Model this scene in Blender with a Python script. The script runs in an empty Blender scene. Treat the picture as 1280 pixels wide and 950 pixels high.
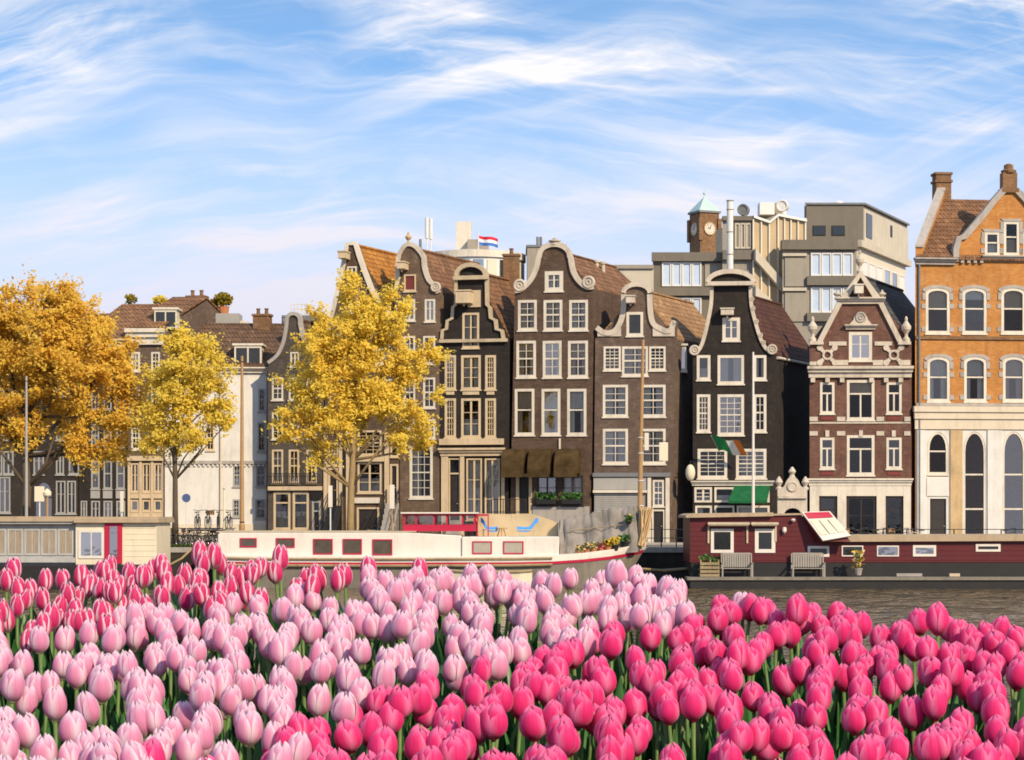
import bpy, bmesh, math, random
from mathutils import Vector, Matrix, noise as mnoise
from mathutils.geometry import tessellate_polygon

random.seed(7)
R = math.radians
scene = bpy.context.scene
COL = scene.collection

# ------------------------------------------------------------------ camera
F, HZ, CX, H = 2700.0, 645.0, 640.0, 3.75      # focal length and horizon in photo pixels, eye height above the water
cam_d = bpy.data.cameras.new('camera')
cam = bpy.data.objects.new('camera', cam_d)
COL.objects.link(cam)
cam_d.sensor_width = 36.0
cam_d.lens = 36.0 * F / 1280.0
cam_d.shift_y = (HZ - 475.0) / 1280.0
cam_d.clip_start, cam_d.clip_end = 0.05, 9000
cam.location = (0, 0, H)
cam.rotation_euler = (R(90), 0, 0)
scene.camera = cam

# ------------------------------------------------------------------ sun and sky
SKY_TINT = (.70, 1.25, 1.36)
SUN_EL, SUN_AZ = 33.0, 144.0                    # azimuth clockwise from +Y: low in the right, slightly towards the viewer
sd = Vector((math.sin(R(SUN_AZ)) * math.cos(R(SUN_EL)), math.cos(R(SUN_AZ)) * math.cos(R(SUN_EL)), math.sin(R(SUN_EL))))
sun_d = bpy.data.lights.new('sun', 'SUN')
sun_d.energy, sun_d.angle, sun_d.color = 3.0, R(0.55), (1.0, 0.81, 0.56)
sun = bpy.data.objects.new('sun', sun_d)
COL.objects.link(sun)
sun.rotation_euler = sd.to_track_quat('Z', 'Y').to_euler()

world = bpy.data.worlds.new('World')
scene.world = world
world.use_nodes = True
wt = world.node_tree
wt.nodes.clear()


def nd(t, kind, **kw):
    n = t.nodes.new(kind)
    for k, v in kw.items():
        setattr(n, k, v)
    return n


def setin(n, **kw):
    for k, v in kw.items():
        n.inputs[k.replace('_', ' ')].default_value = v


def math_n(t, op, a, b=None, clamp=False):
    n = nd(t, 'ShaderNodeMath', operation=op, use_clamp=clamp)
    for i, v in enumerate((a, b)):
        if v is None:
            continue
        if isinstance(v, (int, float)):
            n.inputs[i].default_value = v
        else:
            t.links.new(v, n.inputs[i])
    return n.outputs[0]


def combine(t, x, y, z):
    n = nd(t, 'ShaderNodeCombineXYZ')
    for i, v in enumerate((x, y, z)):
        if isinstance(v, (int, float)):
            n.inputs[i].default_value = v
        else:
            t.links.new(v, n.inputs[i])
    return n.outputs[0]


def noise_n(t, vec, scale, detail=4, rough=.5, dist=0.0):
    n = nd(t, 'ShaderNodeTexNoise')
    setin(n, Scale=scale, Detail=detail, Roughness=rough, Distortion=dist)
    t.links.new(vec, n.inputs['Vector'])
    return n.outputs['Fac']


def ramp(t, fac, lo, hi, smooth=True):
    n = nd(t, 'ShaderNodeMapRange', interpolation_type='SMOOTHSTEP' if smooth else 'LINEAR')
    n.inputs['From Min'].default_value, n.inputs['From Max'].default_value = lo, hi
    t.links.new(fac, n.inputs['Value'])
    return n.outputs['Result']


def mixc(t, fac, a, b, blend='MIX'):
    n = nd(t, 'ShaderNodeMix', data_type='RGBA', blend_type=blend)
    if isinstance(fac, (int, float)):
        n.inputs[0].default_value = fac
    else:
        t.links.new(fac, n.inputs[0])
    for i, v in ((6, a), (7, b)):
        if isinstance(v, (tuple, list)):
            n.inputs[i].default_value = (*v[:3], 1)
        else:
            t.links.new(v, n.inputs[i])
    return n.outputs[2]


def build_sky():
    t = wt
    tc = nd(t, 'ShaderNodeTexCoord')
    sep = nd(t, 'ShaderNodeSeparateXYZ')
    t.links.new(tc.outputs['Generated'], sep.inputs[0])
    x, y, z = sep.outputs
    zz = math_n(t, 'ADD', math_n(t, 'MULTIPLY', math_n(t, 'MAXIMUM', z, 0.0), 2.4), 0.16)
    sky = nd(t, 'ShaderNodeTexSky', sky_type='NISHITA', sun_disc=False)
    sky.sun_elevation, sky.sun_rotation = R(SUN_EL), R(SUN_AZ)
    sky.air_density, sky.dust_density, sky.ozone_density, sky.altitude = 1.0, 0.3, 3.0, 0
    t.links.new(combine(t, x, y, zz), sky.inputs['Vector'])
    # cirrus, laid out by direction: azimuth u and elevation v, in two families of fibres
    u = math_n(t, 'ARCTAN2', x, y)
    v = math_n(t, 'ARCSINE', z)
    base = combine(t, u, v, 0)
    warp = math_n(t, 'SUBTRACT', noise_n(t, base, 3.2, 2, .45), .5)
    warp2 = math_n(t, 'SUBTRACT', noise_n(t, combine(t, math_n(t, 'ADD', u, 7.3), v, 3.0), 14.0, 3, .55), .5)

    def fibres(slope, bend, seed, su, sv):
        w = math_n(t, 'ADD', v, math_n(t, 'MULTIPLY', u, slope))
        w = math_n(t, 'ADD', w, math_n(t, 'MULTIPLY', math_n(t, 'MULTIPLY', u, u), bend))
        w = math_n(t, 'ADD', w, math_n(t, 'MULTIPLY', warp, .085))
        w = math_n(t, 'ADD', w, math_n(t, 'MULTIPLY', warp2, .016))
        return noise_n(t, combine(t, math_n(t, 'MULTIPLY', u, su), math_n(t, 'MULTIPLY', w, sv), seed), 1.0, 7, .60), w

    fa, wa = fibres(.16, .30, 0.0, 2.8, 42.0)
    fb, wb_ = fibres(-.30, -.20, 5.0, 3.4, 52.0)
    fine, _w = fibres(.05, .25, 11.0, 6.0, 135.0)
    patch = ramp(t, noise_n(t, combine(t, math_n(t, 'MULTIPLY', u, 5.5), math_n(t, 'MULTIPLY', wa, 11.0), 2.0), 1.0, 3, .5), .40, .64)
    sel = ramp(t, noise_n(t, combine(t, u, v, 8.0), 6.0, 2, .5), .42, .58)
    puff = ramp(t, noise_n(t, combine(t, math_n(t, 'MULTIPLY', u, 9.0), math_n(t, 'MULTIPLY', wa, 30.0), 21.0), 1.0, 6, .62, .6), .46, .80)
    fib = mixc(t, sel, ramp(t, fa, .40, .68), ramp(t, fb, .41, .70))
    d = math_n(t, 'MULTIPLY', math_n(t, 'ADD', math_n(t, 'MULTIPLY', fib, .62), math_n(t, 'MULTIPLY', ramp(t, fine, .45, .75), .36)), math_n(t, 'ADD', math_n(t, 'MULTIPLY', patch, .78), .40))
    d = math_n(t, 'ADD', d, math_n(t, 'MULTIPLY', puff, math_n(t, 'ADD', math_n(t, 'MULTIPLY', patch, .6), .2)))
    low = ramp(t, v, .215, .065)                      # veil thickening towards the horizon
    veil = math_n(t, 'ADD', math_n(t, 'MULTIPLY', low, .80), .14)
    cl = math_n(t, 'ADD', math_n(t, 'MULTIPLY', d, math_n(t, 'SUBTRACT', 1.0, math_n(t, 'MULTIPLY', low, .60))), veil, clamp=True)
    cloudc = mixc(t, low, (3.75, 3.68, 3.78), (2.95, 2.92, 3.40))
    blue = mixc(t, 1.0, sky.outputs[0], SKY_TINT, 'MULTIPLY')
    out = mixc(t, cl, blue, cloudc)
    bg = nd(t, 'ShaderNodeBackground')
    bg.inputs[1].default_value = 0.15
    t.links.new(out, bg.inputs[0])
    o = nd(t, 'ShaderNodeOutputWorld')
    t.links.new(bg.outputs[0], o.inputs[0])


build_sky()
scene.view_settings.view_transform = 'Standard'
scene.view_settings.look = 'None'
scene.view_settings.exposure = 0.85
scene.view_settings.gamma = 1.0
scene.view_settings.use_curve_mapping = False
scene.cycles.max_bounces = 8
scene.cycles.transparent_max_bounces = 12
scene.cycles.filter_width = 1.75
scene.cycles.caustics_reflective = False
scene.cycles.caustics_refractive = False

# ------------------------------------------------------------------ materials
MATS = {}


def new_mat(name):
    m = bpy.data.materials.new(name)
    m.use_nodes = True
    t = m.node_tree
    t.nodes.clear()
    out = nd(t, 'ShaderNodeOutputMaterial')
    p = nd(t, 'ShaderNodeBsdfPrincipled')
    t.links.new(p.outputs[0], out.inputs[0])
    MATS[name] = m
    return m, t, p, out


def objco(t):
    return nd(t, 'ShaderNodeTexCoord').outputs['Object']


def mat(name, col, rough=.7, var=.18, scale=1.2, metal=0.0, spec=.35, bump=0.0, grime=.0, stretch=(1, 1, 1)):
    m, t, p, out = new_mat(name)
    mp = nd(t, 'ShaderNodeMapping')
    mp.inputs['Scale'].default_value = stretch
    t.links.new(objco(t), mp.inputs['Vector'])
    co = mp.outputs[0]
    n1 = noise_n(t, co, scale, 8, .65)
    n2 = noise_n(t, co, scale * 9, 4, .6)
    f = ramp(t, math_n(t, 'ADD', math_n(t, 'MULTIPLY', n1, .65), math_n(t, 'MULTIPLY', n2, .35)), .3, .7, False)
    c = mixc(t, f, tuple(x * (1 - var) for x in col), tuple(min(1, x * (1 + var)) for x in col))
    if grime:
        mp2 = nd(t, 'ShaderNodeMapping')
        mp2.inputs['Scale'].default_value = (1.6, 1.6, .35)
        t.links.new(objco(t), mp2.inputs['Vector'])
        g = ramp(t, noise_n(t, mp2.outputs[0], 1.3, 8, .7), .45, .75)
        c = mixc(t, math_n(t, 'MULTIPLY', g, grime), c, (.06, .05, .04))
    t.links.new(c, p.inputs['Base Color'])
    setin(p, Roughness=rough, Metallic=metal)
    p.inputs['Specular IOR Level'].default_value = spec
    if bump:
        b = nd(t, 'ShaderNodeBump')
        setin(b, Strength=bump, Distance=.03)
        t.links.new(n2, b.inputs['Height'])
        t.links.new(b.outputs[0], p.inputs['Normal'])
    return m


def brick(name, c1, c2, mortar, bw=.30, rh=.10, ms=.012, rough=.85, stain=.35, bump=.5, blotch=None):
    m, t, p, out = new_mat(name)
    co = objco(t)
    sep = nd(t, 'ShaderNodeSeparateXYZ')
    t.links.new(co, sep.inputs[0])
    uv = combine(t, math_n(t, 'ADD', sep.outputs[0], math_n(t, 'MULTIPLY', sep.outputs[1], .85)), sep.outputs[2], 0)
    br = nd(t, 'ShaderNodeTexBrick')
    setin(br, Scale=1.0, Bias=-.1)
    br.inputs['Color1'].default_value = (*c1, 1)
    br.inputs['Color2'].default_value = (*c2, 1)
    br.inputs['Mortar'].default_value = (*mortar, 1)
    br.inputs['Mortar Size'].default_value = ms
    br.inputs['Mortar Smooth'].default_value = .3
    br.inputs['Brick Width'].default_value = bw
    br.inputs['Row Height'].default_value = rh
    t.links.new(uv, br.inputs['Vector'])
    n = ramp(t, noise_n(t, co, .45, 10, .72), .36, .64)
    c = mixc(t, math_n(t, 'MULTIPLY', n, stain), br.outputs['Color'], tuple(x * .35 for x in c1))
    n3 = ramp(t, noise_n(t, co, 2.3, 6, .7), .5, .72)
    c = mixc(t, math_n(t, 'MULTIPLY', n3, .5), c, blotch or tuple(min(1, x * 1.7) for x in c2))
    mp = nd(t, 'ShaderNodeMapping')
    mp.inputs['Scale'].default_value = (2.2, 2.2, .22)
    t.links.new(co, mp.inputs['Vector'])
    st = ramp(t, noise_n(t, mp.outputs[0], 1.0, 7, .7), .48, .72)      # rain streaks and soot
    c = mixc(t, math_n(t, 'MULTIPLY', st, .42), c, tuple(x * .45 for x in c1))
    pt = ramp(t, noise_n(t, co, .9, 2, .4), .60, .66)                  # repointed patches
    c = mixc(t, math_n(t, 'MULTIPLY', pt, .22), c, tuple(min(1, x * 1.5) for x in mortar))
    t.links.new(c, p.inputs['Base Color'])
    setin(p, Roughness=rough)
    p.inputs['Specular IOR Level'].default_value = .25
    b = nd(t, 'ShaderNodeBump')
    setin(b, Strength=bump, Distance=.02)
    t.links.new(br.outputs['Fac'], b.inputs['Height'])
    b.invert = True
    t.links.new(b.outputs[0], p.inputs['Normal'])
    return m


def glass(name, tint=(.55, .58, .6), refl=.12, rough=.015):
    m, t, p, out = new_mat(name)
    t.nodes.remove(p)
    tr = nd(t, 'ShaderNodeBsdfTransparent')
    tr.inputs[0].default_value = (*tint, 1)
    gl = nd(t, 'ShaderNodeBsdfGlossy')
    gl.inputs['Roughness'].default_value = rough
    co = objco(t)
    b = nd(t, 'ShaderNodeBump')
    setin(b, Strength=.25, Distance=.02)
    t.links.new(noise_n(t, co, 1.4, 2, .5), b.inputs['Height'])
    t.links.new(b.outputs[0], gl.inputs['Normal'])
    fr = nd(t, 'ShaderNodeFresnel')
    fr.inputs[0].default_value = 1.5
    mx = nd(t, 'ShaderNodeMixShader')
    rn = nd(t, 'ShaderNodeObjectInfo').outputs['Random']
    t.links.new(math_n(t, 'ADD', fr.outputs[0], math_n(t, 'ADD', math_n(t, 'MULTIPLY', math_n(t, 'POWER', rn, 2.5), .26), refl), clamp=True), mx.inputs[0])
    t.links.new(tr.outputs[0], mx.inputs[1])
    t.links.new(gl.outputs[0], mx.inputs[2])
    t.links.new(mx.outputs[0], out.inputs[0])
    return m


def cloth(name, col, trans=.35, var=.12, scale=3.0):
    m, t, p, out = new_mat(name)
    t.nodes.remove(p)
    n = noise_n(t, objco(t), scale, 6, .6)
    c = mixc(t, ramp(t, n, .3, .7), tuple(x * (1 - var) for x in col), tuple(min(1, x * (1 + var)) for x in col))
    d = nd(t, 'ShaderNodeBsdfDiffuse')
    tl = nd(t, 'ShaderNodeBsdfTranslucent')
    mx = nd(t, 'ShaderNodeMixShader')
    mx.inputs[0].default_value = trans
    t.links.new(c, d.inputs[0])
    t.links.new(c, tl.inputs[0])
    t.links.new(d.outputs[0], mx.inputs[1])
    t.links.new(tl.outputs[0], mx.inputs[2])
    t.links.new(mx.outputs[0], out.inputs[0])
    return m


def tiles(name, c1, c2, rh=.32, bw=.26, moss=None):
    return brick(name, c1, c2, tuple(x * .35 for x in c1), bw=bw, rh=rh, ms=.03, stain=.45, bump=.9, blotch=moss)


# ------------------------------------------------------------------ geometry helpers
CAMP = Vector((0, 0, H))


def ray(px, py):
    return Vector(((px - CX) / F, 1.0, (HZ - py) / F))


def at(px, py, Y):
    r = ray(px, py)
    return Vector((r.x * Y, Y, H + r.z * Y))


class Plane:
    """A vertical plane that facade measurements are laid out on: u runs along it, z is up, off is towards the viewer."""

    def __init__(s, p, ang, dv=(.467, 1.0)):
        a = R(ang)
        s.p = Vector((p[0], p[1], 0))
        s.t = Vector((math.cos(a), -math.sin(a), 0))
        s.n = Vector((-math.sin(a), -math.cos(a), 0))
        s.dv = Vector((dv[0], dv[1], 0)).normalized()

    def uz(s, px, py):
        r = ray(px, py)
        d = (s.p - CAMP).dot(s.n) / r.dot(s.n)
        q = CAMP + r * d
        return ((q - s.p).dot(s.t), q.z)

    def u(s, px):
        return s.uz(px, 600)[0]

    def pt(s, u, z, off=0.0):
        q = s.p + s.t * u + s.n * off
        return Vector((q.x, q.y, z))

    def at(s, px, py, off=0.0):
        return s.pt(*s.uz(px, py), off)

    def rect(s, x0, x1, y0, y1):
        xm, ym = (x0 + x1) / 2, (y0 + y1) / 2
        u0, u1 = s.uz(x0, ym)[0], s.uz(x1, ym)[0]
        z0, z1 = s.uz(xm, y1)[1], s.uz(xm, y0)[1]
        return u0, u1, z0, z1


class MB:
    def __init__(s):
        s.v, s.f = [], []

    def poly(s, pts):
        i = len(s.v)
        s.v += [Vector(p) for p in pts]
        s.f.append(tuple(range(i, i + len(pts))))

    def prism(s, pts, vec, caps=(True, True)):
        i, n = len(s.v), len(pts)
        vec = Vector(vec)
        s.v += [Vector(p) for p in pts] + [Vector(p) + vec for p in pts]
        if caps[0]:
            s.f.append(tuple(range(i + n - 1, i - 1, -1)))
        if caps[1]:
            s.f.append(tuple(range(i + n, i + 2 * n)))
        for k in range(n):
            j = (k + 1) % n
            s.f.append((i + k, i + j, i + n + j, i + n + k))

    def box(s, pl, u0, u1, z0, z1, o0, o1):
        s.prism([pl.pt(u0, z0, o0), pl.pt(u1, z0, o0), pl.pt(u1, z1, o0), pl.pt(u0, z1, o0)], pl.n * (o1 - o0))

    def pbox(s, pl, x0, x1, y0, y1, o0, o1):
        s.box(pl, *pl.rect(x0, x1, y0, y1), o0, o1)

    def abox(s, a, b):
        s.prism([(a[0], a[1], a[2]), (b[0], a[1], a[2]), (b[0], b[1], a[2]), (a[0], b[1], a[2])], (0, 0, b[2] - a[2]))

    def tube(s, pts, rad, n=8, cap=True):
        pts = [Vector(p) for p in pts]
        if not isinstance(rad, (list, tuple)):
            rad = [rad] * len(pts)
        i0 = len(s.v)
        up = None
        for k, p in enumerate(pts):
            a, b = pts[max(0, k - 1)], pts[min(len(pts) - 1, k + 1)]
            d = (b - a).normalized() if (b - a).length > 1e-9 else Vector((0, 0, 1))
            if up is None:
                up = d.orthogonal().normalized()
            up = (up - d * up.dot(d))
            up = up.normalized() if up.length > 1e-6 else d.orthogonal().normalized()
            sdv = d.cross(up)
            for j in range(n):
                an = 2 * math.pi * j / n
                s.v.append(p + (up * math.cos(an) + sdv * math.sin(an)) * rad[k])
        for k in range(len(pts) - 1):
            for j in range(n):
                a, b = i0 + k * n + j, i0 + k * n + (j + 1) % n
                s.f.append((a, b, b + n, a + n))
        if cap:
            s.f.append(tuple(range(i0 + n - 1, i0 - 1, -1)))
            e = i0 + (len(pts) - 1) * n
            s.f.append(tuple(range(e, e + n)))

    def ring(s, c, r, w, axis, n=24, m=6):
        c, axis = Vector(c), Vector(axis).normalized()
        a = axis.orthogonal().normalized()
        b = axis.cross(a)
        i0 = len(s.v)
        for k in range(n):
            an = 2 * math.pi * k / n
            d = a * math.cos(an) + b * math.sin(an)
            for j in range(m):
                bn = 2 * math.pi * j / m
                s.v.append(c + d * (r + w * math.cos(bn)) + axis * (w * math.sin(bn)))
        for k in range(n):
            for j in range(m):
                s.f.append((i0 + k * m + j, i0 + k * m + (j + 1) % m, i0 + ((k + 1) % n) * m + (j + 1) % m, i0 + ((k + 1) % n) * m + j))

    def disc(s, c, r, axis, th, n=20):
        c, axis = Vector(c), Vector(axis).normalized()
        a = axis.orthogonal().normalized()
        b = axis.cross(a)
        s.prism([c + (a * math.cos(2 * math.pi * k / n) + b * math.sin(2 * math.pi * k / n)) * r for k in range(n)], axis * th)

    def lathe(s, c, prof, n=14):
        c = Vector(c)
        i0 = len(s.v)
        for r, z in prof:
            for k in range(n):
                an = 2 * math.pi * k / n
                s.v.append(c + Vector((r * math.cos(an), r * math.sin(an), z)))
        for q in range(len(prof) - 1):
            for k in range(n):
                a, b = i0 + q * n + k, i0 + q * n + (k + 1) % n
                s.f.append((a, b, b + n, a + n))
        s.f.append(tuple(range(i0 + n - 1, i0 - 1, -1)))
        e = i0 + (len(prof) - 1) * n
        s.f.append(tuple(range(e, e + n)))

    def grid(s, rows):
        i0, w = len(s.v), len(rows[0])
        for r in rows:
            s.v += [Vector(p) for p in r]
        for a in range(len(rows) - 1):
            for b in range(w - 1):
                k = i0 + a * w + b
                s.f.append((k, k + 1, k + w + 1, k + w))

    def empty(s):
        return not s.f

    def build(s, name, m, parent=None, smooth=False, fix=True, bevel=0.0):
        """Links the collected faces as one mesh object; child meshes share the origin of the thing they belong to."""
        org = Vector((0, 0, 0))
        q = parent
        while q is not None:
            org += q.location
            q = q.parent
        me = bpy.data.meshes.new(name)
        if parent is None and s.v:
            xs = [p.x for p in s.v]
            ys = [p.y for p in s.v]
            org = Vector(((min(xs) + max(xs)) / 2, (min(ys) + max(ys)) / 2, min(p.z for p in s.v)))
        me.from_pydata([tuple(p - org) for p in s.v], [], s.f)
        if fix:
            bm = bmesh.new()
            bm.from_mesh(me)
            bmesh.ops.remove_doubles(bm, verts=bm.verts, dist=1e-5)
            bmesh.ops.recalc_face_normals(bm, faces=bm.faces)
            bm.to_mesh(me)
            bm.free()
        if smooth:
            me.polygons.foreach_set('use_smooth', [True] * len(me.polygons))
        me.materials.append(MATS[m] if isinstance(m, str) else m)
        o = bpy.data.objects.new(name, me)
        COL.objects.link(o)
        if parent is None:
            o.location = org
        o.parent = parent
        if bevel:
            b = o.modifiers.new('bevel', 'BEVEL')
            b.width, b.segments, b.limit_method = bevel, 2, 'ANGLE'
        return o


def tag(o, label=None, cat=None, group=None, kind=None):
    for k, v in (('label', label), ('category', cat), ('group', group), ('kind', kind)):
        if v:
            o[k] = v
    return o


def thing(name, label, cat, loc, group=None):
    o = bpy.data.objects.new(name, None)
    o.empty_display_size = .3
    COL.objects.link(o)
    o.location = loc
    return tag(o, label, cat, group)


KIDS = {}


def copy_tree(o, parent=None):
    c = o.copy()
    COL.objects.link(c)
    c.parent = parent
    for ch in list(o.children):
        copy_tree(ch, c)
    return c


def catmull(pts, n=6):
    out = []
    for i in range(len(pts) - 1):
        p0, p1, p2, p3 = pts[max(0, i - 1)], pts[i], pts[i + 1], pts[min(len(pts) - 1, i + 2)]
        for k in range(n):
            t = k / n
            out.append(tuple(.5 * (2 * p1[j] + (p2[j] - p0[j]) * t + (2 * p0[j] - 5 * p1[j] + 4 * p2[j] - p3[j]) * t * t + (3 * p1[j] - p0[j] - 3 * p2[j] + p3[j]) * t ** 3) for j in (0, 1)))
    out.append(tuple(pts[-1]))
    return out


def arc(cx, hw, yb, rise, n=10):
    """Arch from left to right in photo pixels: springs at yb, crown at yb - rise."""
    return [(cx - hw * math.cos(math.pi * k / n), yb - rise * math.sin(math.pi * k / n)) for k in range(n + 1)]
# ------------------------------------------------------------------ material list
mat('cream_paint', (.56, .44, .285), .6, .14, grime=.32)
mat('white_paint', (.62, .565, .47), .55, .12, grime=.3)
mat('white_stone', (.52, .455, .37), .75, .2, grime=.45, bump=.4)
mat('cream_stone', (.46, .37, .25), .75, .2, grime=.4, bump=.3)
mat('grey_stone', (.36, .33, .30), .8, .2, grime=.4, bump=.4)
mat('ochre_stone', (.48, .34, .18), .8, .22, grime=.4, bump=.3)
mat('black_paint', (.018, .016, .015), .45, .3)
mat('dark_door', (.03, .024, .022), .4, .3)
mat('grey_paint', (.33, .32, .30), .6, .1, grime=.2)
mat('dark_red_paint', (.16, .03, .025), .5, .2)
mat('curtain_white', (.82, .78, .70), .9, .08, 2.0)
mat('curtain_cream', (.66, .52, .36), .9, .15, 2.0)
mat('lead', (.17, .175, .18), .6, .2, grime=.3)
mat('iron', (.02, .02, .022), .5, .2, spec=.4)
mat('plaster_white', (.62, .60, .56), .8, .1, grime=.22, bump=.1)
mat('plaster_cream', (.60, .52, .40), .8, .08, grime=.2, bump=.1)
mat('roof_felt', (.10, .10, .105), .8, .2)
glass('glass', (.84, .83, .81), .0)
glass('bright_glass', (.35, .4, .45), .42)
mat('dark_glass', (.02, .022, .024), .08, .3, 3.0, spec=.6)
mat('glass_curtained', (.30, .24, .17), .12, .35, 2.5, spec=.6, stretch=(3, 1, .5))
mat('pale_blue_pane', (.46, .56, .70), .35, .1, 2.0, spec=.5)  # opaque pale blue for the panes of the office wings
brick('brick_brown', (.082, .052, .036), (.12, .076, .052), (.11, .08, .06))
brick('brick_purple', (.112, .076, .057), (.15, .104, .08), (.13, .10, .08))
brick('brick_taupe', (.125, .083, .056), (.165, .11, .075), (.15, .11, .08))
brick('brick_black', (.025, .019, .017), (.034, .027, .024), (.03, .025, .022), stain=.45, blotch=(.058, .046, .038))
brick('brick_soot', (.03, .024, .021), (.045, .036, .03), (.04, .034, .03), stain=.3)
brick('brick_grey', (.075, .06, .05), (.10, .082, .068), (.09, .075, .062))
brick('brick_red', (.125, .058, .042), (.17, .08, .058), (.17, .11, .085))
brick('brick_orange', (.45, .175, .036), (.55, .245, .058), (.42, .25, .12), stain=.25, blotch=(.55, .30, .12))
brick('brick_chimney', (.20, .10, .045), (.28, .15, .07), (.2, .15, .1))
tiles('tile_brown', (.20, .10, .05), (.30, .155, .075))
tiles('tile_tan', (.34, .19, .09), (.44, .26, .125))
tiles('tile_orange', (.42, .17, .03), (.52, .24, .05))
tiles('tile_moss', (.085, .032, .022), (.13, .045, .028), moss=(.12, .10, .03))
tiles('tile_slate', (.075, .075, .08), (.11, .11, .115))
tiles('tile_dark', (.12, .07, .045), (.17, .10, .06))

SKEW = (.467, 1.0)


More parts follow.
